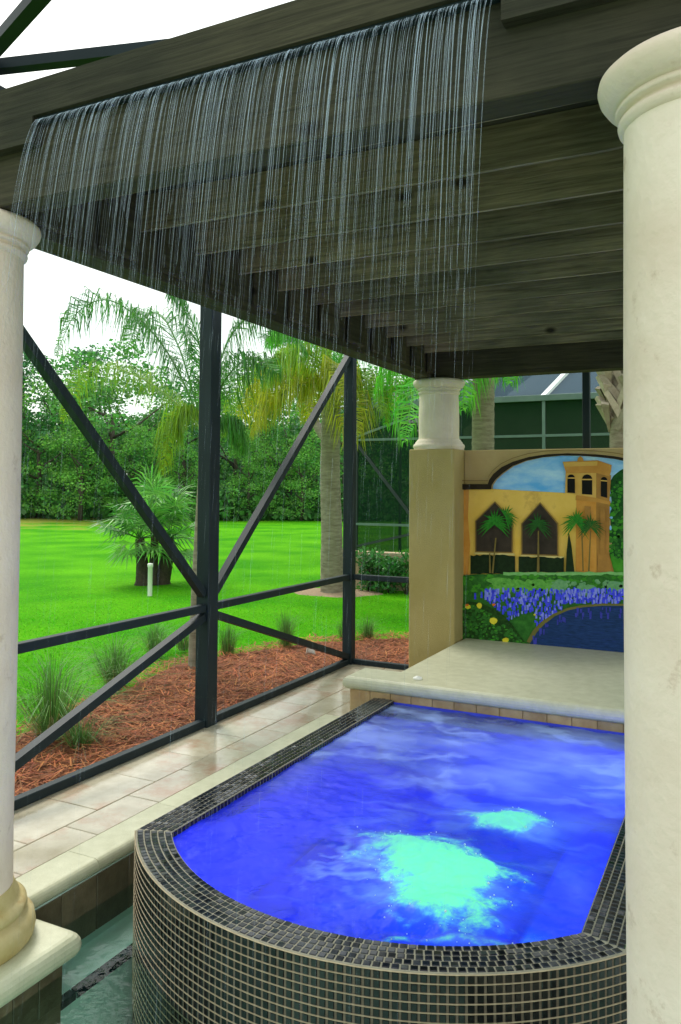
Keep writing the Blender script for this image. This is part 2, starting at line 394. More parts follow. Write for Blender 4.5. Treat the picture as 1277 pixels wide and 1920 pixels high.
for i in range(9):
    for j in range(6):
        tile_piece('deck_tile', -.30+.436*i+g, -.30+.436*(i+1)-g, 2.76+.407*j+g, 2.76+.407*(j+1)-g, pool_deck, M['travertine'])
# bullnose coping
def coping(y0, y1):
    c_ = MB(); prof = [(XD+g, -.05), (XD+g, 0)]
    for k in range(9):
        a = math.pi/2 - math.pi*k/8*.92
        prof.append((XCI-.03 + .03*math.cos(a), -.03 + .03*math.sin(a)))
    prof.append((XCI-.035, -.062)); n_ = len(prof)
    V = [(x, y0+g*.6, z) for x, z in prof] + [(x, y1-g*.6, z) for x, z in prof]
    c_.add(V, [tuple(range(n_)), tuple(range(2*n_-1, n_-1, -1))] + [(i+1, i, n_+i, n_+i+1) for i in range(n_-1)] + [(0, n_-1, 2*n_-1, n_)])
    return c_.build('coping_stone', M['cap'], pool_deck)
for k in range(9): coping(-.35 + .61*k, -.35 + .61*(k+1))

basin = MB()
basin.box(-2.56, -2.52, -.2, 5.2, -1.6, -.062)         # wall below the coping
basin.box(-2.56, 1.2, -.2, 2.75, -1.0, -.78)          # floor
basin.box(-2.52, -2.315, 1.0, 5.2, -1.25, -.335)        # underwater step along the wall
pool = basin.build('pool_basin', M['plaster']); tag(pool, kind='structure')
for k in range(22):                                     # waterline tile course
    y0 = -.1 + .2*k
    if y0 > 1.2 and y0 < 3.4:
        tile_piece('waterline_tile', -2.521, -2.512, y0+.002, y0+.198, pool, M['waterline'], -.30, -.066, .002)
for k in range(12):                                     # dark nosing tiles on the step
    y0 = 1.3 + .155*k
    tile_piece('step_tile', -2.345, -2.309, y0+.002, y0+.152, pool, M['trim_tile'], -.36, -.327, .003)

m, n, l = new_mat('pool water'); M['pool_water'] = m
out = n.new('ShaderNodeOutputMaterial'); tr = n.new('ShaderNodeBsdfTransparent'); tr.inputs['Color'].default_value = (.84, 1.0, .95, 1)
gl = n.new('ShaderNodeBsdfGlossy'); gl.inputs['Roughness'].default_value = .04
fr = n.new('ShaderNodeFresnel'); fr.inputs['IOR'].default_value = 1.33
t = n.new('ShaderNodeTexCoord'); n1 = n.new('ShaderNodeTexNoise'); n1.inputs['Scale'].default_value = 9; n1.inputs['Detail'].default_value = 3; l.new(t.outputs['Object'], n1.inputs['Vector'])
bp = n.new('ShaderNodeBump'); bp.inputs['Strength'].default_value = .25; bp.inputs['Distance'].default_value = .02; l.new(n1.outputs['Fac'], bp.inputs['Height'])
l.new(bp.outputs[0], gl.inputs['Normal']); l.new(bp.outputs[0], fr.inputs['Normal'])
mx = n.new('ShaderNodeMixShader'); l.new(fr.outputs[0], mx.inputs[0]); l.new(tr.outputs[0], mx.inputs[1]); l.new(gl.outputs[0], mx.inputs[2]); l.new(mx.outputs[0], out.inputs['Surface'])
mb = MB(); V, F = grid_mesh(-2.518, 1.2, .1, 5.15, 120, 160, lambda x, y: ZP + .004*noise.noise((x*5, y*5, 1)))
SCX, SCY, SR = -1.325, 3.476, 1.25                      # spa front arc: centre and outer radius
XL, XR, YB, YF, ZS = -2.306, -.344, 5.14, 2.70, .167
RW = .148                                               # rim width
def outside_spa(x, y):
    if y > YF: return not (XL < x < XR)
    return not (XL < x < XR and (x-SCX)**2+(y-SCY)**2 < SR**2)
F = [f for f in F if outside_spa(*[sum(V[i][k] for i in f)/4 for k in (0, 1)]) or outside_spa(V[f[0]][0], V[f[0]][1])]
mb.add(V, F, True); tag(mb.build('pool_water', M['pool_water']), kind='structure')

# ------------------------------------------------------------------ spa
spa = empty('spa', (SCX, 3.7, -.2))
tag(spa, 'raised spa clad in small dark mosaic tiles with a bowed front', 'spa')
def u_path(inset, n_=60):
    """left side from the back, round the bow, right side to the back"""
    r_ = SR - inset; xl, xr = XL+inset, XR-inset
    a0 = math.asin((xl-SCX)/r_); a1 = math.asin((xr-SCX)/r_)
    arc = [(SCX + r_*math.sin(a0+(a1-a0)*k/n_), SCY - r_*math.cos(a0+(a1-a0)*k/n_)) for k in range(n_+1)]
    return [(xl, YB)] + arc + [(xr, YB)]
PT = .0283
PO, PI = u_path(0.0), u_path(RW)
NP = len(PO)
sh = MB(); zt = ZS - .004
V = [(x, y, -1.25) for x, y in PO] + [(x, y, zt-.004) for x, y in PO]
po2, pi2 = u_path(.004), u_path(RW-.003)
V += [(x, y, zt) for x, y in po2] + [(x, y, zt) for x, y in pi2] + [(x, y, zt-.003) for x, y in PI] + [(x, y, -.85) for x, y in PI]
F = [(r_*NP+i, r_*NP+i+1, (r_+1)*NP+i+1, (r_+1)*NP+i) for r_ in range(5) for i in range(NP-1)]
sh.add(V, F)
shell = sh.build('shell', M['grout_shaded'], spa)
shell.data.materials.append(M['grout'])
for p_ in shell.data.polygons:
    if p_.center.z > zt - .0045 + .2: p_.material_index = 1
for row in range(23):                    # raised joint between two courses, shaped to catch sky light
    zb0 = ZS - .0065 - PT*row; g_ = MB(); V = []
    for k in range(61):
        a_ = math.asin((XL-SCX)/SR)*(1-k/30); 
        for q, dz in ((.0, .0018), (.0038, .0005), (.0038, -.0006), (.0, -.0012)): V.append((SCX+(SR+q)*math.sin(a_), SCY-(SR+q)*math.cos(a_), zb0+dz+.0006*noise.noise((k*.9, row*3.3, 0))))
    g_.add(V, [(k*4+i, k*4+4+i, k*4+5+i, k*4+1+i) for k in range(60) for i in range(3)]); g_.build('grout_line', M['grout_lit'], spa)
inb = MB()
V = [(x, y, .06) for x, y in u_path(RW+.002)] + [(x, y, -.84) for x, y in u_path(RW+.002)]
inb.add(V, [(i, i+1, NP+i+1, NP+i) for i in range(NP-1)], False)
inb.add([(x, y, -.80) for x, y in u_path(RW)], [tuple(range(NP))])
inb.add([(XL+RW, YB, -.84), (XR-RW, YB, -.84), (XR-RW, YB, .15), (XL+RW, YB, .15)], [(0, 1, 2, 3)])
inb.box(XL+RW, XL+RW+.42, 3.0, YB, -.8, -.36, .03); inb.box(XR-RW-.42, XR-RW, 3.0, YB, -.8, -.36, .03)
inb.build('interior', M['spa_plaster'], spa)
sb = MB(); sb.box(XL+RW+.03, XR-RW-.02, 4.86, YB-.004, -.2, .085, .02); sb.build('shelf', M['spa_shelf'], spa)

# mosaic tiles: one shared tile mesh, the 300 nearest as parts, the rest joined
def tile_mesh(w, h, name):
    t_ = MB(); a, b_, c_ = w/2, h/2, .0022
    t_.add([(-a, -b_, 0), (a, -b_, 0), (a, b_, 0), (-a, b_, 0), (-a+c_, -b_+c_, .003), (a-c_, -b_+c_, .003), (a-c_, b_-c_, .003), (-a+c_, b_-c_, .003)],
           [(4, 5, 6, 7), (0, 1, 5, 4), (1, 2, 6, 5), (2, 3, 7, 6), (3, 0, 4, 7)])
    return t_
face_t, rim_t = tile_mesh(.0205, .0252, 'tile'), tile_mesh(.0238, .0238, 'tile')
placed = []   # (matrix, kind)
r_face = SR
a0 = math.asin((XL-SCX)/SR); a1 = -a0
nf = int((a1-a0)*SR/PT)
for row in range(22):
    z = ZS - .006 - PT*(row+.5)
    for k in range(nf+1):
        a = a0 + (a1-a0)*(k + (.5 if False else 0) + .5)/(nf+1)
        nrm = Vector((math.sin(a), -math.cos(a), 0)); tx = Vector((math.cos(a), math.sin(a), 0))
        jit = Matrix.Rotation(rng.normal(0, .012), 4, 'X') @ Matrix.Rotation(rng.normal(0, .02), 4, 'Y')
        mtx = Matrix((tx, Vector((0, 0, 1)), nrm)).transposed().to_4x4() @ jit
        mtx.translation = Vector((SCX, SCY, z)) + nrm*SR
        placed.append((mtx, 'f', nrm))
up = Vector((0, 0, 1))
for row in range(5):
    rr = SR - .006 - (RW-.008)/5*(row+.5); pr = (RW-.008)/5
    xl = XL + (SR-rr); al = math.asin((xl-SCX)/rr); na = int(2*abs(al)*rr/PT)
    for k in range(na):
        a = al + 2*abs(al)*(k+.5)/na
        tx = Vector((math.cos(a), math.sin(a), 0)); ty = Vector((-math.sin(a), math.cos(a), 0))
        mtx = Matrix((tx, ty, up)).transposed().to_4x4() @ Matrix.Rotation(rng.normal(0, .015), 4, 'X') @ Matrix.Rotation(rng.normal(0, .015), 4, 'Y')
        mtx.translation = Vector((SCX + rr*math.sin(a), SCY - rr*math.cos(a), zt)); placed.append((mtx, 'r', up))
    for sgn in (-1, 1):
        x = (XL + (SR-rr)) if sgn < 0 else (XR - (SR-rr)); y = SCY - math.sqrt(rr*rr-(xl-SCX)**2) + PT*.75
        while y < YB - .01:
            mtx = Matrix.Translation((x, y, zt)) @ Matrix.Rotation(rng.normal(0, .015), 4, 'X') @ Matrix.Rotation(rng.normal(0, .015), 4, 'Y')
            placed.append((mtx, 'r', up)); y += PT
for row in range(3):            # inside of the rim down to the water
    z = ZS - .008 - PT*(row+.5)
    y = YF + .05
    while y < YB - .01:
        for x, nn in ((XL+RW, Vector((1, 0, 0))), (XR-RW, Vector((-1, 0, 0)))):
            tx = Vector((0, nn.x, 0)); mtx = Matrix((tx, up, nn)).transposed().to_4x4(); mtx.translation = Vector((x, y, z)); placed.append((mtx, 'i', nn))
        y += PT
camv = Vector((0, 0, HC))
vdir = Vector((-math.sin(YAW), math.cos(YAW), 0))
def score(p):
    q = p[0].translation; d = camv - q; fw = (q-camv).dot(vdir)
    s = p[2].dot(d.normalized())/d.length_squared
    u = 638.5 + FPX*(q.x*math.cos(YAW)+q.y*math.sin(YAW))/fw
    v = 857.9 + FPX*(HC-q.z)/fw
    if not (270 < u < 1165 and v < 1900) or q.z < ZP: s = -1
    return s
order = sorted(range(len(placed)), key=lambda i: -score(placed[i]))
nearest = set(order[:300])
tme = {'f': face_t.mesh('tile'), 'r': rim_t.mesh('tile')}
tme['f'].materials.append(M['tile']); tme['r'].materials.append(M['tile_rim'])
off = Matrix.Translation(-spa.location)
rest_f, rest_r = MB(), MB()
for i, (mtx, kd, nn) in enumerate(placed):
    if i in nearest:
        o = link('tile', tme['r' if kd == 'r' else 'f'], spa); o.matrix_local = off @ mtx
    else:
        src = rim_t if kd == 'r' else face_t
        (rest_r if kd == 'r' else rest_f).add([mtx @ Vector(v) for v in src.v], src.f)
o = rest_f.build('mosaic', M['tile'], spa); o['kind'] = 'stuff'
o = rest_r.build('rim_mosaic', M['tile_rim'], spa); o['kind'] = 'stuff'

# spa water: a simmering sheet with foam where the jets break the surface
ZW = .137
def bump2(x, y, cx, cy_, ax, ay, rot=0):
    c_, s_ = math.cos(rot), math.sin(rot); dx, dy = x-cx, y-cy_
    u, v = (dx*c_+dy*s_)/ax, (-dx*s_+dy*c_)/ay
    return math.exp(-(u*u+v*v))
def fbm(x, y, z, o_=5): return noise.fractal((x, y, z), 1.0, 2.0, o_)
STEP = .0125
xs_ = np.arange(XL+RW-.03, XR-RW+.03, STEP); ys_ = np.arange(SCY-SR+RW-.03, YB+.0, STEP)
V = []; foam = []; veil = []; turb = []
for y in ys_:
    for x in xs_:
        wx, wy = x + .10*fbm(x*4, y*4, 3, 3), y + .10*fbm(x*4, y*4, 8, 3)
        A = 0.98*bump2(wx, wy, -1.0, 2.96, .23, .25, .5) + .60*bump2(wx, wy, -1.27, 3.05, .26, .16, -.3) + .60*bump2(wx, wy, -.93, 2.70, .18, .13, .2)
        B = 1.25*bump2(wx, wy, -.98, 3.54, .19, .13, .4)
        C = .55*bump2(wx, wy, -.86, 2.56, .24, .028, .42) + .35*bump2(wx, wy, -1.18, 2.44, .10, .03, .1)
        fo = max(A, B, C)
        nn_ = fbm(x*9, y*9, 2, 6)
        st_ = noise.ridged_multi_fractal((wx*9+3*fbm(x*3, y*3, 5, 3), wy*16, 3.3), .9, 2.1, 5, .9, 2.0)-1.0
        fm = fo*1.30 + (.50*nn_+.30*st_)*min(1, fo*2.5)*(1-.35*min(1, max(0, fo-.75)*4)) - .24
        # swirling veils of fine bubbles; sky sheen painted in across the far half
        q = noise.ridged_multi_fractal((wx*1.3+.3*fbm(x*2, y*2, 4, 3), wy*3.6, 1.7), .8, 2.1, 5, .9, 2.0)
        far_ = min(1, max(0, (y-3.2)/1.1)); ve = max(0, q-.8)*(.18+.55*far_) + .50*far_*max(0, fbm(x*1.6, y*2.6, 6, 4)+.30) + .42*bump2(wx, wy, -1.36, 2.86, .26, .22, .3)*max(0, .75+st_) + .30*min(1, fo*1.2) + .12*far_ - .10*(1-far_)
        ve += .18*max(0, noise.ridged_multi_fractal((wx*2.1, wy*2.1, 4.4), .8, 2.1, 4, .9, 2.0)-1.35)
        foam.append(max(0, min(1, fm))); veil.append(max(0, min(.75, ve)))
        sh_f = max(0, min(1, (y + .02*fbm(x*5, 0, 3, 3) - 4.80)/.07)); turb.append(max(.2, min(.95, .66+.5*fbm(x*1.5, y*1.8, 12, 4)))*(1-.85*sh_f))
        z = ZW + .006*fbm(x*5, y*5, 0, 4) + .004*fbm(x*13, y*13, 1, 3) + .040*A + .030*B + .014*C + .014*max(0, min(1, fm))*fbm(x*22, y*22, 7, 4)
        V.append((x, y, z))
NX = len(xs_)
def inside_in(x, y, e=.02):
    if not (XL+RW-e < x < XR-RW+e and y < YB+e): return False
    return y > SCY or (x-SCX)**2+(y-SCY)**2 < (SR-RW+e)**2
F = []
for j in range(len(ys_)-1):
    for i in range(NX-1):
        a = j*NX+i
        if inside_in(V[a][0]+STEP/2, V[a][1]+STEP/2): F.append((a, a+1, a+1+NX, a+NX))
mb = MB(); mb.add(V, F, True)
me = mb.mesh('spa_water')
for nm, dat in (('foam', foam), ('veil', veil), ('turbid', turb)):
    at = me.attributes.new(nm, 'FLOAT', 'POINT'); at.data.foreach_set('value', np.array(dat, dtype=np.float32))
m, n, l = new_mat('spa water')
out = n.new('ShaderNodeOutputMaterial')
tr = n.new('ShaderNodeBsdfTransparent'); tr.inputs['Color'].default_value = (.50, .62, 1.0, 1)
gl = n.new('ShaderNodeBsdfGlossy'); gl.inputs['Roughness'].default_value = .10
fr = n.new('ShaderNodeFresnel'); fr.inputs['IOR'].default_value = 1.33
t = n.new('ShaderNodeTexCoord'); n1 = n.new('ShaderNodeTexNoise'); n1.inputs['Scale'].default_value = 55; n1.inputs['Detail'].default_value = 4; l.new(t.outputs['Object'], n1.inputs['Vector'])
bp = n.new('ShaderNodeBump'); bp.inputs['Strength'].default_value = .35; bp.inputs['Distance'].default_value = .01; l.new(n1.outputs['Fac'], bp.inputs['Height'])
l.new(bp.outputs[0], gl.inputs['Normal']); l.new(bp.outputs[0], fr.inputs['Normal'])
# water clouded with fine bubbles, the lamps' blue painted into its colour
md = n.new('ShaderNodeBsdfDiffuse'); md.inputs['Color'].default_value = (.030, .038, .85, 1); mt_ = n.new('ShaderNodeBsdfTranslucent'); mt_.inputs['Color'].default_value = (.10, .14, 1.0, 1)
mm2 = n.new('ShaderNodeMixShader'); mm2.inputs[0].default_value = .5; l.new(md.outputs[0], mm2.inputs[1]); l.new(mt_.outputs[0], mm2.inputs[2])
at_ = n.new('ShaderNodeAttribute'); at_.attribute_name = 'turbid'
mm3 = n.new('ShaderNodeMixShader'); l.new(at_.outputs['Fac'], mm3.inputs[0]); l.new(tr.outputs[0], mm3.inputs[1]); l.new(mm2.outputs[0], mm3.inputs[2])
wat = n.new('ShaderNodeMixShader'); l.new(fr.outputs[0], wat.inputs[0]); l.new(mm3.outputs[0], wat.inputs[1]); l.new(gl.outputs[0], wat.inputs[2])
fd = n.new('ShaderNodeBsdfDiffuse'); fd.inputs['Color'].default_value = (.30, .66, .44, 1); ft = n.new('ShaderNodeBsdfTranslucent'); ft.inputs['Color'].default_value = (.66, 1.0, .48, 1)  # aqua lamp glow put into the colour of white foam
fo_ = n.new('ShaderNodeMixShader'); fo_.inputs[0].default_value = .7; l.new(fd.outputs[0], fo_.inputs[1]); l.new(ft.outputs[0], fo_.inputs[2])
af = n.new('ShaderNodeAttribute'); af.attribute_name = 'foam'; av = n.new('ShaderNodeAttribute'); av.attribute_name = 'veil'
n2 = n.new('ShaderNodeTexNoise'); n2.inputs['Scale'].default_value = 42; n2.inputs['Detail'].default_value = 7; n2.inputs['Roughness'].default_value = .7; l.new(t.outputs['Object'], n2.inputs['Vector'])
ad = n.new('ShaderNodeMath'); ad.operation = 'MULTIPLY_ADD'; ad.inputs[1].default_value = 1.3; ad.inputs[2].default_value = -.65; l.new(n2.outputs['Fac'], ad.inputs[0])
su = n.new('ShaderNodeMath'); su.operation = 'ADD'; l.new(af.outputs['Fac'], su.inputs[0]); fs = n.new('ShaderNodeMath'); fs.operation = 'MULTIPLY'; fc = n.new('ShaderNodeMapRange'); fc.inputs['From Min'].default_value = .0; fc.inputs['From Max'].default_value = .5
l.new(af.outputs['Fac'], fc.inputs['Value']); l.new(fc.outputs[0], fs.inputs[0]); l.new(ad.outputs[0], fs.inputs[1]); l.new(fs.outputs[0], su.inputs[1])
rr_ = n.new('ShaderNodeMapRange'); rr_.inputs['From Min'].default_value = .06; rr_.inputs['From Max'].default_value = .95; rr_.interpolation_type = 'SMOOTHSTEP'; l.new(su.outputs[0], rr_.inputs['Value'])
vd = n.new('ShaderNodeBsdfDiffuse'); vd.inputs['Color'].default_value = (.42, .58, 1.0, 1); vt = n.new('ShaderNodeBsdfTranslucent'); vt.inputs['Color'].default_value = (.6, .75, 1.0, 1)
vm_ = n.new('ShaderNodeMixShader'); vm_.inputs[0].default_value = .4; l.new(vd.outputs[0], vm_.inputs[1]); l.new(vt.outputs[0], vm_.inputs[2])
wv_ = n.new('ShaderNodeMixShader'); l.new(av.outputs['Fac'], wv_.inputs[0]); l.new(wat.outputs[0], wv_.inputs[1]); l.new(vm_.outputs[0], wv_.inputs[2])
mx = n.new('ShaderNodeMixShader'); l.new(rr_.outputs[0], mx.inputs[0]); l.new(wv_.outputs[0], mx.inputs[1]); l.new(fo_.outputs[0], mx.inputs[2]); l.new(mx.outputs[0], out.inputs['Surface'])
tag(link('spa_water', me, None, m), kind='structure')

# foam beads thrown up along the foam's edge
ico = [(0, 0, 1)] + [(math.cos(a)*.894, math.sin(a)*.894, .447) for a in np.arange(5)*2*math.pi/5] + [(math.cos(a)*.894, math.sin(a)*.894, -.447) for a in (np.arange(5)+.5)*2*math.pi/5] + [(0, 0, -1)]
icf = [(0, 1+i, 1+(i+1) % 5) for i in range(5)] + [(1+i, 6+i, 1+(i+1) % 5) for i in range(5)] + [(1+(i+1) % 5, 6+i, 6+(i+1) % 5) for i in range(5)] + [(11, 6+(i+1) % 5, 6+i) for i in range(5)]
M['bead'] = mat('foam bead', (.75, .92, .90), (.85, .97, .95), 9, .3, trans=.5)
mb = MB(); idx = [i for i, f_ in enumerate(foam) if .1 < f_ < .75 and inside_in(V[i][0], V[i][1], -.01)]
for i in rng.choice(idx, 130):
    x, y, z = V[i]; s = rng.uniform(.001, .0034)*(1.7 if rng.random() < .1 else 1); x += rng.normal(0, .02); y += rng.normal(0, .02)
    mb.add([(x+a*s, y+b_*s, z+.002+c_*s) for a, b_, c_ in ico], icf, True)
o = mb.build('foam_beads', M['bead']); tag(o, 'small foam beads round the bubbling spa jets', 'foam', kind='stuff')

# spa lights: one inferred from the lit water, the others added to tint it
def spa_tint_lamp(loc, nrm, colr, power, em, rad=.07, off=.09):
    m, n, l = new_mat('lit spa lens'); out = n.new('ShaderNodeOutputMaterial'); e = n.new('ShaderNodeEmission')
    e.inputs['Color'].default_value = (*colr, 1); e.inputs['Strength'].default_value = em; l.new(e.outputs[0], out.inputs['Surface'])
    t_ = MB(); nrm = Vector(nrm); q = nrm.to_track_quat('Z', 'Y')
    P = []; 
    for rad_, h in ((rad, 0), (rad, .012), (rad*.7, .022)):
        P += [Vector(loc) + q @ Vector((rad_*math.cos(a), rad_*math.sin(a), h)) for a in np.arange(20)*2*math.pi/20]
    t_.add(P, [(k*20+i, k*20+(i+1) % 20, k*20+20+(i+1) % 20, k*20+20+i) for k in range(2) for i in range(20)] + [tuple(range(40, 60))])
    o = t_.build('spa_tint_light', m, spa)
    ld = bpy.data.lights.new('spa_tint_lamp', 'POINT'); ld.energy = power; ld.color = colr; ld.shadow_soft_size = .012
    lo = bpy.data.objects.new('spa_tint_lamp', ld); col.objects.link(lo); lo.location = Vector(loc) + nrm*off
    return lo
spa_tint_lamp((-1.0, 2.435, -.30), (0, 1, 0), (.15, 1.0, .34), 7.0, 3, .05, .45)
spa_tint_lamp((XR-RW-.004, 3.50, -.25), (-1, 0, 0), (.15, 1.0, .45), 3.2, 3, .05, .38)  # aqua lamp added to brighten the second foam patch
spa_tint_lamp((XR-RW-.004, 4.35, -.20), (-1, 0, 0), (.10, .16, 1.0), 13, 3, .05, .30)  # blue lamp added to colour the far water
spa_tint_lamp((-1.92, 2.595, -.30), (.35, .94, 0), (.10, .16, 1.0), 7, 3, .05, .25)  # blue lamp added to colour the near left water

# ------------------------------------------------------------------ raised platform
ZB, YBF, XBL, YB2, XPR = .29, 5.112, -2.536, 5.454, -2.249
YW, ZWL = 6.963, 1.958
plat = empty('raised_platform', (-1.0, 5.9, 0)); tag(plat, 'pale stone platform behind the spa, under the painted wall', 'platform')
pc = MB()
poly = [(XBL, YBF), (.9, YBF), (.9, YW), (XPR, YW), (XPR, YB2), (XBL, YB2)]
def offset_poly(poly, d):
    res = []; n_ = len(poly)
    for i in range(n_):
        p0, p1, p2 = Vector(poly[i-1]), Vector(poly[i]), Vector(poly[(i+1) % n_])
        e1, e2 = (p1-p0).normalized(), (p2-p1).normalized()
        n1_, n2_ = Vector((-e1.y, e1.x)), Vector((-e2.y, e2.x))
        k = (n1_+n2_); k = k/(1+n1_.dot(n2_)); res.append(p1 + k*d)
    return [(p.x, p.y) for p in res]
levels = [(-.0+.03, ZB-.088)] + [(.042*(1-math.sin(a))*.9, ZB-.044-.044*math.cos(a)) for a in [math.pi*k/8 for k in range(1, 8)]] + [(.03, ZB)]
V = []; 
for ins, z in levels: V += [(x, y, z) for x, y in offset_poly(poly, ins)]
n_ = len(poly); F = [tuple(range(n_-1, -1, -1)), tuple(range((len(levels)-1)*n_, len(levels)*n_))]
for k in range(len(levels)-1):
    for i in range(n_): F.append((k*n_+i, k*n_+(i+1) % n_, (k+1)*n_+(i+1) % n_, (k+1)*n_+i))
pc.add(V, F); pc.build('cap', M['cap'], plat)
pr_ = MB(); pr_.prism([(p[0], p[1]) for p in offset_poly(poly, .045)], -.5, ZB-.089); base = pr_.build('base', M['riser'], plat)
x = XBL+.045
while x < .8:
    w = .152; t_ = MB(); t_.box(x+.002, x+w-.002, YBF+.036, YBF+.0445, -.02, ZB-.09, .002); t_.build('riser_tile', M['riser'], plat); x += w
t_ = MB()
for y0, y1 in ((YBF+.047, YBF+.2), (YBF+.2, YB2-.05)): t_ = MB(); t_.box(XBL+.036, XBL+.0445, y0+.002, y1-.002, -.02, ZB-.09, .002); t_.build('riser_tile', M['riser'], plat)
# air button lying on the cap
ab = MB(); ax_, ay_ = -2.035, 5.272
ab.lathe([(.030, ZB+.001), (.034, ZB+.006), (.030, ZB+.014), (.016, ZB+.018), (.014, ZB+.022), (.004, ZB+.023)], ax_, ay_, 20)
o = ab.build('air_button', M['white']); tag(o, 'small round white spa button near the platform corner', 'button')

# ------------------------------------------------------------------ columns, pier, pedestal
PIER = (-2.671, XPR, YC, 7.18)
pier = empty('masonry_pier', (-2.46, 6.93, 0)); tag(pier, 'tall square tan stucco pier at the left end of the painted wall', 'pier')
t_ = MB(); t_.box(PIER[0], PIER[1], PIER[2], PIER[3], -.15, ZWL, .008); t_.build('body', M['stucco'], pier)
def column(x, y, z0, z1, label, short, mm, r0=.188):
    c_ = empty('stone_column', (x, y, z0)); tag(c_, label, 'column', 'pergola columns')
    t_ = MB(); b = z0
    if short:
        t_.lathe([(.226, b), (.226, b+.012), (.232, b+.022), (.233, b+.036), (.226, b+.05), (.214, b+.056), (.213, b+.066), (.204, b+.076), (.192, b+.094)], x, y, 56)
        zs = b+.094
    else:
        t_.lathe([(.255, b), (.268, b+.015), (.274, b+.045), (.268, b+.075), (.250, b+.09), (.236, b+.093), (.234, b+.103), (.236, b+.108), (.243, b+.118), (.240, b+.135), (.226, b+.146), (.214, b+.150), (.213, b+.162), (.200, b+.185), (.195, b+.20)], x, y, 64)
        zs = b+.20
    t_.build('base', M['stone_stained'] if 'left edge' in label else mm, c_)
    zc = z1-.122 if not short else z1-.125
    t_ = MB(); prof = [(r0+.004, zs-.002)] + [(r0+.003*math.sin(math.pi*k/12)-.006*(k/12)**2, zs+(zc-zs)*k/12) for k in range(1, 13)]
    t_.lathe(prof, x, y, 64); t_.build('shaft', mm, c_)
    r1 = prof[-1][0]; t_ = MB(); q = (z1-zc)/.145
    t_.lathe([(r1-.002, zc-.014), (r1+.004, zc-.012), (r1+.012, zc-.004*q), (r1+.014, zc+.006*q), (r1+.012, zc+.014*q), (r1+.003, zc+.019*q), (r1+.003, zc+.030*q), (r1+.017, zc+.033*q), (r1+.020, zc+.043*q), (r1+.016, zc+.050*q), (r1+.012, zc+.055*q),
              (r1+.030, zc+.060*q), (r1+.044, zc+.074*q), (r1+.056, zc+.095*q), (r1+.060, zc+.114*q), (r1+.057, zc+.130*q), (r1+.046, zc+.142*q), (r1+.034, zc+.145*q)], x, y, 72)
    t_.build('capital', mm, c_)
    return c_
ZPB = 2.595
YCOL = 2.05
column(-2.475, 6.93, ZWL+.001, ZPB-.002, 'short round stone column standing on the tan pier', True, M['stone'], .181)
column(-2.577, YCOL, -.056, ZPB-.002, 'round stone column on a pedestal in the pool, cut by the left edge', False, M['stone_white'])
column(-.072, YCOL, -.056, ZPB-.002, 'large round stone column nearest the camera, at the right edge', False, M['stone_white'])
column(.0, 6.93, ZWL+.001, ZPB-.002, 'short round stone column hidden behind the large column', True, M['stone'], .181)
def pedestal(x0, x1, y0, y1, label):
    p_ = empty('column_pedestal', ((x0+x1)/2, (y0+y1)/2, -.2)); tag(p_, label, 'pedestal', 'column pedestals')
    pl = [(x0, y0), (x1, y0), (x1, y1), (x0, y1)]; V = []; zt_ = -.056
    lv = [(.03, zt_-.088)] + [(.04*(1-math.sin(a))*.9, zt_-.044-.044*math.cos(a)) for a in [math.pi*k/8 for k in range(1, 8)]] + [(.035, zt_)]
    # rounded corners
    def rounded(d, r=.035):
        out_ = []
        for (cx, cy_), a in (((x0+r+d, y0+r+d), math.pi), ((x1-r-d, y0+r+d), 1.5*math.pi), ((x1-r-d, y1-r-d), 0), ((x0+r+d, y1-r-d), .5*math.pi)):
            out_ += [(cx+r*math.cos(a+q*math.pi/8), cy_+r*math.sin(a+q*math.pi/8)) for q in range(5)]
        return out_
    for ins, z in lv: V += [(x, y, z) for x, y in rounded(ins)]
    n_ = 20; F = [tuple(range(n_-1, -1, -1)), tuple(range((len(lv)-1)*n_, len(lv)*n_))] + [(k*n_+i, k*n_+(i+1) % n_, (k+1)*n_+(i+1) % n_, (k+1)*n_+i) for k in range(len(lv)-1) for i in range(n_)]
    t_ = MB(); t_.add(V, F, False); t_.build('cap', M['cap'], p_)
    t_ = MB(); t_.box(x0+.06, x1-.06, y0+.06, y1-.06, -1.3, zt_-.089); t_.build('body', M['waterline'], p_)
    for k in range(4):
        yy = y0+.06+(y1-y0-.12)*k/4; t_ = MB(); t_.box(x1-.061, x1-.052, yy+.002, yy+(y1-y0-.12)/4-.002, -.30, zt_-.091, .002); t_.build('waterline_tile', M['waterline'], p_)
pedestal(-2.93, -2.222, 1.76, 2.335, 'pale capped pedestal of the left column, standing in the pool')
pedestal(-.43, .29, 1.76, 2.335, 'pale capped pedestal below the large right column')

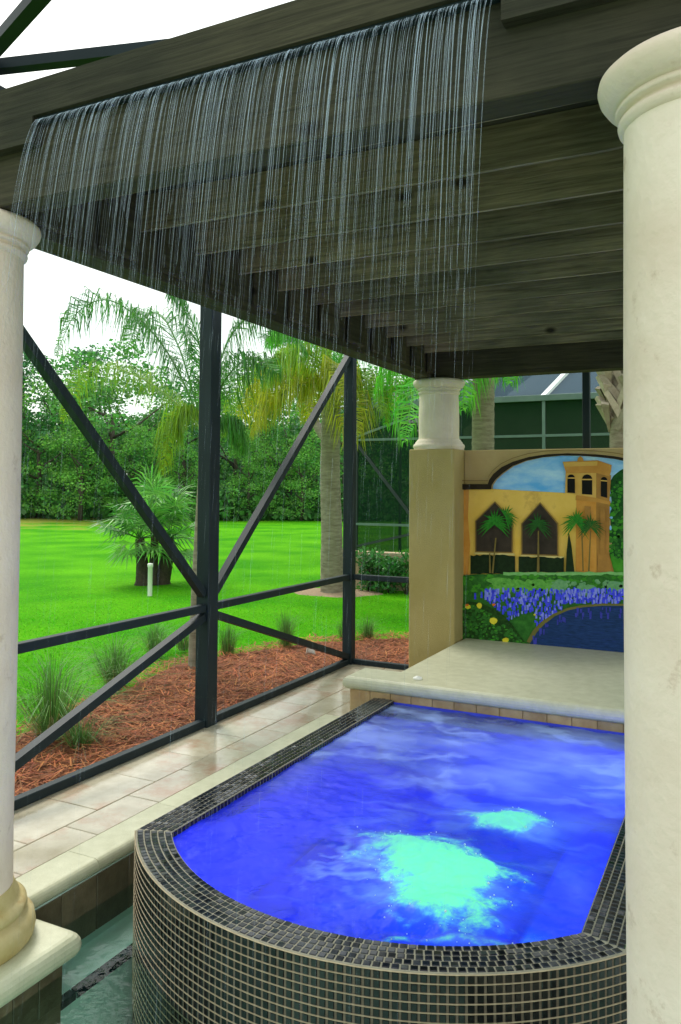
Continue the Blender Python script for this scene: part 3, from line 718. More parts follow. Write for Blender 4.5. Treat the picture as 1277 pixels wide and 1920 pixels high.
# ------------------------------------------------------------------ mural wall
mw = empty('mural_wall', (-1.2, 7.07, .29)); tag(mw, 'tan garden wall painted with a church, palms and a flower pond', 'wall')
t_ = MB(); t_.box(XPR+.002, -.22, YW, 7.16, -.15, ZWL-.003, .006); t_.build('body', M['stucco_wall'], mw)
t_ = MB(); t_.box(-.22, .22, YC, 7.18, -.15, ZWL, .008); t_.build('end_pier', M['stucco'], mw)
def paint(name, c1, c2=None, scale=12, stretch=(1, 1, 1), dirt=None): return mat('paint '+name, c1, c2, scale, .8, stretch=stretch, bump=.08, bscale=90, dirt=dirt, spec=.2)
def mp_(u, v): return ony(860+u*.25842, 840+v*.25842, YW)
layer = [0]
def flat(name, polys, mt, smoothpts=False):
    """polygons of one colour painted on the wall; each layer a hair of paint above the last"""
    layer[0] += 1; t_ = MB(); d = .0011*layer[0]
    for kk, P in enumerate(polys):
        d = .0011*layer[0] + (3.4e-5*(kk % 31) if len(polys) > 1 else 0)      # strokes overlap, never in one plane
        V = [mp_(u, v) for u, v in P]
        sgn = sum(V[i].x*V[(i+1) % len(V)].z - V[(i+1) % len(V)].x*V[i].z for i in range(len(V)))
        if sgn < 0: V = V[::-1]
        t_.add([(p.x, YW-d, p.z) for p in V], [tuple(range(len(V)))])
    return t_.build(name, mt, mw)
PC = dict(sky=paint('sky', (.12, .46, .90), (.52, .80, .98), 4, (1, 1, 2.5)), dark=paint('shadow line', (.022, .016, .008), (.03, .022, .012)), line=paint('moulding line', (.20, .14, .05)),
  yellow=paint('church wall', (.78, .50, .075), (.88, .60, .14), 3, dirt=((.50, .27, .05), 3, .58)), orange=paint('tower wall', (.60, .25, .035), (.74, .38, .08), 6), ochre=paint('belfry', (.62, .36, .07), (.76, .48, .12), 6),
  brown=paint('tower side', (.34, .17, .04), (.52, .26, .06), 8), cornice=paint('cornice', (.50, .22, .035), (.62, .32, .07), 8), window=paint('window', (.030, .024, .018), (.06, .045, .032), 10), frame=paint('frame', (.24, .15, .04)),
  black=paint('black', (.006, .006, .004), (.01, .01, .008)), cream=paint('cream', (.62, .52, .20)), hedge=paint('hedge', (.006, .016, .005), (.014, .035, .010), 30), mint=paint('mint', (.16, .46, .12), (.26, .56, .20), 18),
  garden=paint('garden', (.016, .10, .016), (.05, .22, .03), 22, dirt=((.010, .05, .012), 16, .60)), bush=paint('bush', (.07, .30, .04), (.18, .50, .09), 40), bush2=paint('grey bush', (.10, .30, .12), (.20, .44, .20), 40),
  blue=paint('blue flower', (.03, .035, .85), (.09, .12, 1.0), 30), blue2=paint('pale blue flower', (.16, .20, .85), (.3, .36, .95), 30), pond=paint('pond', (.008, .03, .09), (.02, .06, .22), 14, (1, 1, 6), ((.03, .04, .40), 9, .58)),
  pond2=paint('pond reflection', (.03, .04, .36), (.06, .07, .5), 30), rim=paint('pond rim', (.13, .14, .035), (.20, .17, .05), 12), under=paint('foreground bush', (.006, .03, .006), (.028, .10, .014), 45), yel=paint('yellow flower', (.70, .60, .02), (.85, .75, .06)), org=paint('orange flower', (.60, .16, .02)),
  palm=paint('palm leaf', (.014, .14, .014), (.04, .30, .025), 40), palm2=paint('dark palm leaf', (.014, .08, .014), (.03, .16, .025), 40), trunk=paint('trunk', (.16, .12, .03), (.22, .17, .05)), tree=paint('oak', (.006, .05, .010), (.02, .12, .02), 26, dirt=((.004, .02, .006), 18, .52)), lawn=paint('painted lawn', (.035, .22, .015), (.08, .36, .03), 12))
inner_a = [(248, 300), (252, 268), (280, 228), (330, 183), (400, 133), (500, 93), (620, 68), (750, 56), (880, 57), (1000, 65), (1130, 80), (1250, 105), (1420, 150), (1560, 215), (1640, 300)]
outer_a = [(35, 262), (222, 262), (232, 232), (262, 190), (322, 140), (405, 100), (520, 66), (650, 47), (800, 40), (1000, 47), (1130, 60), (1262, 84), (1440, 125), (1600, 195), (1690, 300)]
flat('painted_sky', [inner_a + [(1640, 480), (240, 480)]], PC['sky'])
flat('painted_oak', [[(1095, 250), (1125, 200), (1170, 165), (1215, 140), (1290, 118), (1400, 170), (1500, 300), (1500, 860), (1120, 835), (1095, 770), (1115, 700), (1090, 640), (1105, 560), (1100, 470), (1110, 380)]], PC['tree'])
def dabs(q, region, r0=(4, 9)):
    L = []
    while len(L) < q:
        u, v = random.uniform(region[0], region[1]), random.uniform(region[2], region[3])
        if len(region) > 4 and not region[4](u, v): continue
        rx = random.uniform(*r0); L.append(blob(u, v, rx*random.uniform(.8, 1.6), rx, 7))
    return L
def blob(cx, cy_, rx, ry, k=16): return [(cx+rx*(1+random.uniform(-.18, .18))*math.cos(2*math.pi*i/k), cy_+ry*(1+random.uniform(-.2, .2))*math.sin(2*math.pi*i/k)) for i in range(k)]
flat('painted_oak_leaves', dabs(150, (1095, 1330, 150, 820, lambda u, v: v > 330-(u-1095)*1.3), (7, 16)), PC['lawn'])
flat('painted_oak_shade', dabs(110, (1100, 1330, 180, 830, lambda u, v: v > 340-(u-1095)*1.3), (7, 15)), PC['garden'])
flat('painted_oak_gaps', [blob(1100, 440, 9, 16, 8), blob(1108, 505, 12, 9, 8), blob(1103, 580, 8, 18, 8)], PC['sky'])
flat('painted_lawn', [[(1105, 770), (1150, 800), (1260, 835), (1500, 835), (1500, 915), (1100, 905)]], PC['lawn'])
flat('painted_church', [[(33, 303), (248, 297), (780, 326), (865, 332), (865, 905), (33, 918)]], PC['yellow'])
flat('painted_shading', [[(33, 303), (78, 302), (70, 500), (86, 700), (74, 917), (33, 918)]], PC['orange'])
flat('painted_tower', [[(856, 340), (1002, 360), (1005, 902), (850, 900)]], PC['orange'])
flat('painted_tower_side', [[(1000, 358), (1098, 384), (1092, 760), (1130, 905), (1003, 903)]], PC['brown'])
flat('painted_tower_ledge', [[(852, 345), (1003, 362), (1003, 392), (850, 378)], [(1003, 362), (1103, 386), (1100, 412), (1003, 392)]], PC['cornice'])
flat('painted_belfry', [[(778, 176), (1002, 178), (1002, 362), (774, 326)]], PC['ochre'])
flat('painted_belfry_side', [[(1000, 178), (1108, 198), (1096, 388), (1000, 362)]], PC['brown'])
flat('painted_cornice', [[(757, 100), (1012, 90), (1003, 182), (782, 182), (772, 150)], [(1012, 90), (1112, 124), (1108, 170), (1096, 206), (1003, 182)], [(862, 98), (870, 72), (886, 60), (902, 72), (910, 94)]], PC['cornice'])
flat('painted_cornice_light', [[(762, 106), (1010, 97), (1008, 128), (768, 136)]], PC['ochre'])
def arch(x0, x1, top, bot, bot2=None):
    c_, r_ = (x0+x1)/2, (x1-x0)/2
    return [(x0, bot), (x1, bot2 or bot)] + [(c_+r_*math.cos(a), top+r_*.95-r_*.95*math.sin(a)) for a in [math.pi*k/10 for k in range(11)]]
flat('painted_opening', [arch(792, 847, 192, 324, 328), arch(898, 972, 192, 334, 340), arch(1034, 1080, 210, 350, 362)], PC['black'])
flat('painted_louvre', [[(790, 214), (849, 214), (849, 222), (790, 222)], [(896, 224), (974, 224), (974, 233), (896, 233)], [(1033, 232), (1081, 236), (1081, 244), (1033, 240)]], PC['ochre'])
flat('painted_panel', [[(918, 420), (962, 424), (962, 600), (918, 600)], [(1030, 420), (1066, 430), (1066, 760), (1030, 770)], [(1015, 770), (1092, 765), (1125, 903), (1012, 903)]], PC['brown'])
flat('painted_window_frame', [[(124, 528), (268, 386), (400, 524), (398, 762), (124, 756)], [(458, 548), (595, 392), (726, 545), (728, 784), (458, 774)]], PC['frame'])
flat('painted_window', [[(133, 530), (268, 398), (391, 528), (389, 754), (133, 748)], [(467, 550), (595, 404), (717, 549), (719, 774), (467, 766)]], PC['window'])
flat('painted_sill', [[(120, 757), (410, 764), (410, 778), (120, 768)], [(455, 774), (770, 786), (770, 800), (455, 784)]], PC['cream'])
def lumpy(x0, x1, y0, y1, k=14, a=7):
    top = [(x0+(x1-x0)*i/k, y0+random.uniform(-a, a)) for i in range(k+1)]; bot = [(x1-(x1-x0)*i/k, y1+random.uniform(-a, a)*.6) for i in range(k+1)]
    return top + bot
flat('painted_hedge', [lumpy(92, 415, 778, 910), lumpy(440, 768, 792, 900)], PC['hedge'])
flat('painted_garden', [[(36, 925), (120, 915), (500, 908), (1500, 905), (1500, 1560), (36, 1400)]], PC['garden'])
flat('painted_grass_strip', [lumpy(330, 1500, 898, 922, 30, 5)], PC['mint'])
def blob(cx, cy_, rx, ry, k=16): return [(cx+rx*(1+random.uniform(-.18, .18))*math.cos(2*math.pi*i/k), cy_+ry*(1+random.uniform(-.2, .2))*math.sin(2*math.pi*i/k)) for i in range(k)]
flat('painted_shade', [blob(880, 948, 90, 26), blob(1080, 938, 60, 28), blob(1180, 945, 60, 22), blob(200, 950, 90, 24), blob(620, 940, 80, 20)], PC['garden'])
flat('painted_leaves', dabs(170, (45, 1400, 925, 1070), (8, 18)), PC['lawn'])
flat('painted_dark_leaves', dabs(110, (45, 1400, 920, 1090), (6, 15)), PC['garden'])
flat('painted_bush', dabs(120, (255, 760, 955, 1040), (7, 17)) + [blob(300, 1005, 42, 38), blob(430, 990, 70, 34), blob(560, 985, 90, 32), blob(640, 1010, 60, 34), blob(700, 980, 60, 28), blob(300, 960, 90, 22)], PC['bush'])
flat('painted_grey_bush', dabs(100, (680, 1400, 960, 1050), (7, 17)) + [blob(745, 995, 60, 42), blob(930, 1030, 80, 42), blob(1140, 1000, 90, 36), blob(1330, 1010, 90, 40)], PC['bush2'])
st1, st2 = [], []
for k in range(760):
    u = random.uniform(200, 1420); lo = 1110 if u > 700 else 1110+(700-u)*.40; lo = min(lo, 1310) if u < 560 else max(1120, 1330-(u-540)*.75) if u < 760 else 1118
    if u < 330: lo = 1080+(u-200)*.9
    v = random.uniform(1025, max(1040, lo)); h = random.uniform(14, 40); w = random.uniform(7, 16); s = random.uniform(-4, 4)
    (st1 if random.random() < .75 else st2).append([(u-w/2, v+h/2), (u+w/2, v+h/2), (u+w/2+s, v-h/2), (u-w/2+s, v-h/2)])
st1 += [[(u-8, v), (u+8, v), (u+6, v-45), (u-6, v-45)] for u, v in ((128, 1095), (175, 1085), (210, 1060), (250, 1080))]
flat('painted_blue_flowers', st1, PC['blue']); flat('painted_pale_flowers', st2, PC['blue2'])
pr = [(500, 1400), (545, 1320), (600, 1262), (690, 1200), (790, 1158), (900, 1136), (1050, 1124), (1250, 1128), (1450, 1140)]
pi_ = [(525, 1412), (575, 1332), (625, 1278), (705, 1216), (800, 1174), (905, 1152), (1050, 1140), (1250, 1142), (1450, 1154)]
flat('painted_pond', [pi_ + [(1450, 1560), (520, 1440)]], PC['pond'])
flat('painted_pond_rim', [pr + pi_[::-1]], PC['rim'])
flat('painted_reflection', [[(u-w, v-h), (u+w, v-h), (u+w*.8, v+h), (u-w*.8, v+h)] for u, v, w, h in [(random.gauss(0, 1)*12+cu, cv+random.uniform(-25, 35), random.uniform(4, 9), random.uniform(9, 24)) for cu, cv in ((560, 1385), (600, 1330), (645, 1300), (750, 1250), (770, 1225), (860, 1195), (905, 1200), (960, 1185), (1030, 1185), (1100, 1180), (1180, 1185), (1230, 1190)) for _ in range(3)]], PC['pond2'])
flat('painted_foreground_bush', [[(36, 1130), (80, 1110), (170, 1120), (260, 1160), (340, 1215), (400, 1280), (440, 1340), (500, 1420), (36, 1420)]], PC['under'])
flat('painted_foreground_leaves', dabs(190, (40, 500, 1120, 1420, lambda u, v: v > 1130+max(0, u-150)*.75), (5, 13)), PC['garden'])
flat('painted_foreground_lights', dabs(70, (40, 500, 1120, 1420, lambda u, v: v > 1140+max(0, u-150)*.75), (4, 9)), PC['lawn'])
flat('painted_yellow_flowers', [blob(162, 1140, 20, 22, 9), blob(260, 1248, 30, 24, 9), blob(348, 1390, 24, 20, 9), blob(80, 1148, 20, 15, 9), blob(560, 1205, 9, 7, 7)], PC['yel'])
flat('painted_orange_flowers', [blob(72, 1135, 14, 9, 7), blob(264, 1132, 14, 10, 7)], PC['org'])
def pleaf(cx, cy_, R_, k, sp=(0, 360), w=.12, droop=40):
    L = []
    for i in range(k):
        a = R(sp[0] + (sp[1]-sp[0])*i/(k-1)); r_ = R_*random.uniform(.75, 1.1); ex, ey = cx+r_*math.cos(a), cy_-r_*math.sin(a)+droop*abs(math.cos(a))
        mx_, my_ = cx+r_*.5*math.cos(a), cy_-r_*.55*math.sin(a); px_, py_ = -math.sin(a)*R_*w, -math.cos(a)*R_*w
        L.append([(cx, cy_), (mx_+px_, my_+py_), (ex, ey), (mx_-px_, my_-py_)])
    return L
flat('painted_trunks', [[(232, 905), (245, 905), (240, 760), (232, 760)], [(250, 905), (262, 905), (285, 650), (275, 650)], [(576, 900), (595, 900), (592, 600), (583, 600)], [(905, 890), (915, 890), (905, 560), (895, 560)], [(945, 892), (957, 892), (968, 600), (960, 600)]], PC['trunk'])
flat('painted_cypress', [[(785, 895), (790, 760), (806, 600), (826, 700), (848, 895)]], PC['hedge'])
flat('painted_palm', pleaf(270, 555, 125, 19, (-30, 210), .055) + pleaf(350, 500, 95, 13, (-70, 120), .06, 30) + pleaf(860, 545, 120, 21, (-45, 225), .055), PC['palm'])
flat('painted_dark_palm', pleaf(582, 570, 110, 19, (-40, 220), .05) + pleaf(965, 575, 105, 19, (-40, 220), .055), PC['palm2'])
flat('painted_arch', [[p for p in outer_a] + inner_a[::-1] + [(35, 301)]], PC['dark'])
lo_ = [(u-(0 if v > 250 else 4), v-22) for u, v in outer_a[1:]]; lo2 = [(u, v-5) for u, v in lo_]
flat('painted_moulding', [[lo_[i], lo_[i+1], lo2[i+1], lo2[i]] for i in range(len(lo_)-1)] + [[(35, 240), (222, 240), (222, 235), (35, 235)]], PC['line'])

# ------------------------------------------------------------------ pergola
perg = empty('pergola', (-1.3, 4.4, 2.6)); tag(perg, 'dark weathered timber pergola with close rafters over the spa', 'pergola')
XBO, XBI, YFB, YFAR = -2.647, -2.495, 1.98, 6.814
ZT = 2.985
DY, YR0, ZR = .406, 2.450, 2.777
t_ = MB(); t_.box(XBO-.55, .75, YFB, YFB+.11, ZPB, ZR+.165, .004); t_.build('front_beam', M['wood_x'], perg)
# fascia with the long notch the water runs from
ZF0, ZN, XN0, XN1 = 2.772, 2.862, -2.15, -.53
t_ = MB(); P = [(XBO-.57, ZF0), (XN0, ZF0), (XN0, ZN), (XN1, ZN), (XN1, ZF0), (.77, ZF0), (.77, ZT), (XBO-.57, ZT)]
V = [(x, YFB-.045, z) for x, z in P] + [(x, YFB-.002, z) for x, z in P]
t_.add(V, [(0, 1, 2, 7), (2, 3, 6, 7), (3, 4, 5, 6), (15, 10, 9, 8), (15, 14, 11, 10), (14, 13, 12, 11)] + [((i+1) % 8, i, 8+i, 8+(i+1) % 8) for i in range(8)])
t_.build('fascia', M['wood_x'], perg)
t_ = MB(); t_.box(XN0+.01, XN1-.01, YFB-.03, YFB-.003, ZN-.018, ZN-.002); t_.build('water_spout', M['bronze'], perg)
t_ = MB(); t_.box(XBO, XBI, YFB+.111, YFAR-.001, ZPB+.001, ZR+.165, .004); t_.build('side_beam', M['wood_y'], perg)
t_ = MB(); t_.box(-.15, .0, YFB+.111, YFAR-.001, ZPB+.001, ZR+.165, .004); t_.build('side_beam', M['wood_y'], perg)
t_ = MB(); t_.box(XBO-.02, .75, YFAR, YFAR+.15, ZPB, ZR+.165, .004); t_.build('far_beam', M['wood_x'], perg)
def wavy_board(x0, x1, y, th, z0, z1, seed):
    t_ = MB(); n_ = 44; V = []
    for k in range(n_+1):
        x = x0+(x1-x0)*k/n_; w = .004*noise.noise((x*1.5, seed, 0)) - .010*max(0, noise.noise((x*4.5, seed*3.1, 2))-.38)*2; b = .004*noise.noise((x*.8, seed, 9))
        V += [(x, y+b, z0-w), (x, y+th+b, z0-w), (x, y+th+b, z1), (x, y+b, z1)]
    F = [(k*4+i, k*4+(i+1) % 4, k*4+4+(i+1) % 4, k*4+4+i) for k in range(n_) for i in range(4)] + [(3, 2, 1, 0), tuple(n_*4+i for i in range(4))]
    F = [tuple(reversed(f)) for f in F]
    t_.add(V, F); return t_
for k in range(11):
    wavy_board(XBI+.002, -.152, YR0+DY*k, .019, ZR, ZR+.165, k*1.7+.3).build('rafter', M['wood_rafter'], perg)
for k in range(30):            # deck boards laid over the rafters
    y0 = YFB+.115 + .166*k
    if y0 < YFAR+.1: t_ = MB(); t_.box(XBO-.06, .06, y0+.0015, y0+.1645, ZR+.1665, ZR+.1915, .003); t_.build('roof_board', M['wood_x'], perg)
# rounded blocking between the rafters on the side beam
for k in range(-1, 11):
    y0, y1 = YR0+DY*k+.043, YR0+DY*(k+1)-.003
    if y0 < YFB+.12: y0 = YFB+.115
    if y1 > YFAR: y1 = YFAR-.004
    if y1-y0 < .05: continue
    t_ = MB(); t_.box(XBI+.002, XBI+.04, y0+.3*(y1-y0), y1, ZPB+.035, ZR+.163, .012); t_.build('blocking', M['wood_y'], perg)

# ------------------------------------------------------------------ screen enclosure
enc = empty('screen_enclosure', (XS, 4.5, 0)); tag(enc, 'dark bronze screen enclosure with crossed braces beside the lawn', 'screen enclosure')
def part(name, build, mt=M['bronze']):
    t_ = MB(); build(t_); return t_.build(name, mt, enc)
PX0, PX1 = XS-.03, XS+.045
for y in (.05, 2.25, 4.475): part('post', lambda t_: t_.box(PX0-.03, PX1, y, y+.115, -.01, 3.55, .005))
part('post', lambda t_: t_.box(PX0-.02, PX1, YC-.01, YC+.075, -.01, 3.55, .005))
part('post', lambda t_: t_.box(-2.672+.03, -2.672+.08, YC+.2, YC+.26, ZWL+.002, 3.55)) if False else None
for x0 in (-1.255, -2.62): part('post', lambda t_: t_.box(x0, x0+.062, YC+.50, YC+.56, -.05, 3.55, .004))
spans = [(.165, 2.25), (2.365, 4.475), (4.59, YC-.01)]
for a, b in spans:
    part('base_rail', lambda t_: t_.box(XS-.025, XS+.03, a, b, .001, .05, .004))
    part('chair_rail', lambda t_: t_.box(XS-.025, XS+.03, a, b, .768, .818, .004))
    part('screen_mesh', lambda t_: t_.add([(XS-.01, a, .05), (XS-.01, b, .05), (XS-.01, b, 3.5), (XS-.01, a, 3.5)], [(0, 1, 2, 3)]), M.setdefault('mesh', mesh_screen('insect screen', (.03, .04, .035), .07)))
part('base_rail', lambda t_: t_.box(PX1, PIER[0]-.001, YC+.015, YC+.06, .001, .045, .004))
part('chair_rail', lambda t_: t_.box(PX1, PIER[0]-.001, YC+.015, YC+.06, .768, .818, .004))
part('screen_mesh', lambda t_: t_.add([(PX1, YC+.035, .045), (PIER[0], YC+.035, .045), (PIER[0], YC+.035, 3.5), (PX1, YC+.035, 3.5)], [(0, 1, 2, 3)]), M['mesh'])
part('screen_mesh', lambda t_: t_.add([(PIER[0], YC+.53, ZWL), (1.5, YC+.53, ZWL), (1.5, YC+.53, 3.5), (PIER[0], YC+.53, 3.5)], [(0, 1, 2, 3)]), M['mesh'])
BW, BH = .05, .055
for (ya, za), (yb, zb_) in (((2.34, 2.905), (4.47, .885)), ((4.60, .895), (6.69, 2.84)), ((2.34, .03), (4.47, .735)), ((4.60, .735), (6.68, .07))):
    part('brace', lambda t_: t_.bar((XS, ya, za), (XS, yb, zb_), BW, BH, (1, 0, 0)))
part('eave_beam', lambda t_: t_.box(XS-.05, XS+.05, -.5, YC+.05, 3.42, 3.56, .005))
part('eave_beam', lambda t_: t_.box(XS+.051, 3, YC+.46, YC+.56, 3.42, 3.56, .005))
part('roof_beam', lambda t_: t_.bar((XS, 2.60, 3.60), (1.5, 3.97, 3.66), .06, .05))
part('roof_beam', lambda t_: t_.bar((XS, 2.60, 3.60), (-.4, 1.48, 3.60), .06, .05))
part('roof_beam', lambda t_: t_.box(XS, 3, 2.02, 2.14, 3.58, 3.78, .004))

# ------------------------------------------------------------------ rain curtain from the fascia notch
m, n, l = new_mat('falling water'); M['rain'] = m
out = n.new('ShaderNodeOutputMaterial'); tr = n.new('ShaderNodeBsdfTransparent'); tr.inputs['Color'].default_value = (.95, .98, 1, 1)
pb = n.new('ShaderNodeBsdfPrincipled'); pb.inputs['Base Color'].default_value = (.74, .86, 1.0, 1); pb.inputs['Roughness'].default_value = .15; pb.inputs['Specular IOR Level'].default_value = .8
lw = n.new('ShaderNodeLayerWeight'); lw.inputs['Blend'].default_value = .35
mr = n.new('ShaderNodeMapRange'); mr.inputs['To Min'].default_value = .10; mr.inputs['To Max'].default_value = .50; l.new(lw.outputs['Facing'], mr.inputs['Value'])
mx = n.new('ShaderNodeMixShader'); l.new(mr.outputs[0], mx.inputs[0]); l.new(tr.outputs[0], mx.inputs[1]); l.new(pb.outputs[0], mx.inputs[2]); l.new(mx.outputs[0], out.inputs['Surface'])
mb = MB(); x = XN0+.02; k = 0
while x < XN1-.015:
    strong = rng.random() < .45
    r0 = .0006 + .0016*rng.random()**3.4; v0 = rng.uniform(.30, .44); vx = rng.normal(0, .015); tend = rng.uniform(.34, .60) if rng.random() < .8 else .76; tb = min(tend, rng.uniform(.26, .46))
    def pos(t): return (x + vx*t, YFB-.035 - v0*t, ZN-.012 - .08*t - 4.905*t*t)
    def rad_(t): return r0*(1 - .86*min(1, t/.42))
    pts = [pos(t) for t in np.linspace(0, tb, 9)]
    mb.tube(pts, [rad_(t) for t in np.linspace(0, tb, 9)], 4, True)
    t = tb
    while t < tend:            # the thread breaks into stretched drops
        dt = rng.uniform(.010, .028); p = [pos(t+dt*q) for q in (0, .35, .7, 1)]; rr = rad_(t)*rng.uniform(.7, 1.3)
        mb.tube(p, [rr*.3, rr, rr*.9, rr*.25], 5, True); t += dt + rng.uniform(.012, .05)
    x += rng.uniform(.0012, .0040) if rng.random() < .7 else rng.uniform(.004, .012)
o = mb.build('rain_curtain', M['rain']); tag(o, 'thin streams of water falling in a curtain from the pergola fascia', 'water', kind='stuff')

# ------------------------------------------------------------------ plants
M['palm_trunk'] = mat('palm trunk', (.16, .13, .085), (.34, .30, .22), 6, .9, stretch=(1, 1, 5), bump=.5, bscale=30, dirt=((.07, .06, .04), 5, .6))
M['frond'] = mat('palm leaflet', (.045, .20, .016), (.10, .36, .035), 3, .45, rand=.4, island=True, trans=.35)
M['frond_bright'] = mat('bright palm leaflet', (.07, .40, .010), (.16, .62, .025), 3, .45, rand=.4, island=True, trans=.4)  # leaflets of a brighter green
M['frond_yellow'] = mat('yellowing palm leaflet', (.30, .36, .010), (.50, .50, .015), 3, .5, rand=.35, island=True, trans=.35)
M['frond_lime'] = mat('lime palm leaflet', (.18, .36, .012), (.30, .50, .02), 3, .5, rand=.35, island=True, trans=.35)
M['fan'] = mat('fan palm leaf', (.025, .13, .02), (.06, .24, .035), 3, .45, rand=.4, island=True, trans=.3)
M['fan_light'] = mat('young fan palm leaf', (.09, .32, .04), (.19, .50, .08), 3, .45, rand=.4, island=True, trans=.3)
M['boot'] = mat('palm boot', (.30, .25, .18), (.50, .44, .34), 12, .9, bump=.4, rand=.25)
M['dark_trunk'] = mat('dark palm trunk', (.035, .028, .018), (.085, .065, .042), 14, .95, bump=.7, bscale=40)
def catmull(P, n_):
    P = [Vector(p) for p in P]; P = [P[0]*2-P[1]] + P + [P[-1]*2-P[-2]]; out_ = []
    seg = len(P)-3
    for k in range(n_+1):
        s = seg*k/n_; i = min(int(s), seg-1); t = s-i; a, b, c_, d = P[i:i+4]
        out_.append(.5*((2*b)+(c_-a)*t+(2*a-5*b+4*c_-d)*t*t+(3*b-a-3*c_+d)*t**3))
    return out_
def frond(ctrl, parent, mt, leaf=.45, pairs=60, w=.011, hang=.75, rr=.012, start=.18):
    pts = catmull(ctrl, pairs); t_ = MB()
    t_.tube(pts[::3], [rr*(1-.8*i/max(1, len(pts[::3])-1)) for i in range(len(pts[::3]))], 5, True)
    for i in range(int(pairs*start), pairs):
        s = i/pairs; p = pts[i]; d = (pts[min(i+1, pairs)]-pts[max(i-1, 0)]).normalized()
        side = d.cross(Vector((0, 0, 1))); side = side.normalized() if side.length > .05 else Vector((1, 0, 0))
        prof = math.sin(math.pi*min(1, (s-start)/(1-start)*.8+.2))**.6
        for sg in (-1, 1):
            L = leaf*prof*rng.uniform(.75, 1.15); upk = rng.uniform(-.25, .55)
            v1 = (side*sg*rng.uniform(.6, 1) + d*rng.uniform(.3, .7) + Vector((0, 0, upk))).normalized()
            v2 = (v1*(1-hang) + Vector((rng.normal(0, .12), rng.normal(0, .12), -1))*hang).normalized()
            a = p; b = a + v1*L*.35; c_ = b + v2*L*.65
            q = d*w*.5 + Vector((0, 0, 1))*0
            q = q + side*rng.normal(0, w*.25)
            t_.add([a-q*.6, a+q*.6, b+q, b-q, c_], [(0, 1, 2, 3), (3, 2, 4)])
    return t_.build('frond', mt, parent)
def ringed_trunk(path, r0, r1, parent, mt, name='trunk', rings=26, n_=14):
    pts = catmull(path, rings*2); t_ = MB(); rad = [(r0+(r1-r0)*i/(len(pts)-1))*(1+.035*(i % 2)+rng.normal(0, .01)) for i in range(len(pts))]
    rad[0] *= 1.25; rad[1] *= 1.12
    t_.tube(pts, rad, n_, True); return t_.build(name, mt, parent)
def C(pts, y): return [tuple(ony(px, py, y+dy)) for px, py, dy in pts]

# slender queen palm close behind the left screen
qp = empty('queen_palm', (-4.543, 6.099, -.1)); tag(qp, 'slender palm with a drooping frond, just behind the left screen post', 'palm', 'palms in the garden')
ringed_trunk([(-4.543, 6.099, -.12), tuple(ony(371, 1100, 6.15)), tuple(ony(380, 920, 6.2)), tuple(ony(387, 815, 6.22))], .066, .045, qp, M['palm_trunk'])
for pts, mm, lf in ((((386, 818, .22), (352, 735, .2), (310, 655, .15), (255, 592, .05), (195, 562, 0), (140, 592, -.05), (104, 668, -.1)), 'frond', .50),
    (((386, 818, .2), (362, 735, .3), (335, 650, .45), (300, 590, .6), (262, 600, .7), (235, 665, .8)), 'frond', .48),
    (((388, 815, .2), (384, 730, .1), (372, 640, 0), (345, 570, -.1), (318, 545, -.15)), 'frond', .42),
    (((388, 815, .2), (402, 720, .3), (430, 635, .4), (475, 592, .5), (530, 605, .6), (578, 665, .7)), 'frond', .50),
    (((388, 815, .2), (408, 740, 0), (440, 690, -.2), (480, 670, -.3), (520, 700, -.4)), 'frond', .42),
    (((386, 815, .2), (340, 765, .35), (275, 715, .5), (205, 690, .65), (150, 712, .8), (116, 790, .9)), 'frond_lime', .46),
    (((388, 815, .2), (415, 790, .3), (440, 800, .4), (458, 850, .5)), 'frond', .34),
    (((386, 815, .2), (366, 780, .1), (340, 775, 0), (318, 815, 0), (305, 890, 0)), 'frond_lime', .36)):
    frond(C(pts, 6.0), qp, M[mm], lf*1.2, 150, .0125, .82, .012)

# big queen palm on the lawn with yellowing fronds
q2 = empty('queen_palm', (-6.056, 11.795, -.1)); tag(q2, 'thick trunked palm with yellowing drooping fronds on the lawn', 'palm', 'palms in the garden')
ringed_trunk([(-6.056, 11.795, -.15), tuple(ony(622, 1000, 11.8)), tuple(ony(619, 880, 11.8)), tuple(ony(622, 735, 11.8))], .185, .150, q2, M['palm_trunk'], rings=34, n_=18)
for pts, mm, lf in ((((624, 738, 0), (588, 708, -.2), (540, 702, -.4), (490, 728, -.5), (440, 800, -.5)), 'frond_yellow', .85),
    (((624, 738, 0), (598, 720, -.5), (556, 722, -1), (505, 752, -1.2), (470, 815, -1.3)), 'frond_yellow', .80),
    (((624, 738, 0), (570, 690, .3), (510, 690, .6), (455, 735, .9), (420, 820, 1)), 'frond_lime', .85),
    (((624, 738, 0), (608, 690, -.5), (570, 660, -.9), (525, 670, -1.2), (490, 720, -1.4)), 'frond_lime', .8),
    (((626, 738, 0), (640, 720, -.5), (655, 750, -.9), (660, 830, -1.1)), 'frond_yellow', .8),
    (((626, 738, 0), (650, 705, -.2), (690, 715, -.4), (720, 780, -.5)), 'frond_lime', .8),
    (((626, 738, 0), (640, 665, .2), (680, 640, .3), (730, 670, .4)), 'frond_bright', .8),
    (((624, 738, 0), (620, 670, .3), (590, 620, .6), (545, 615, .8), (500, 650, .9)), 'frond_bright', .85),
    (((625, 738, 0), (628, 690, -.6), (640, 690, -1.1), (650, 750, -1.4)), 'frond_yellow', .7),
    (((624, 738, 0), (610, 712, .6), (590, 725, 1.0), (575, 790, 1.3)), 'frond_yellow', .7),
    (((625, 738, 0), (612, 650, 0), (600, 590, 0), (590, 560, 0)), 'frond_lime', .6)):
    frond(C(pts, 11.8), q2, M[mm], lf*1.1, 150, .021, .84, .020)
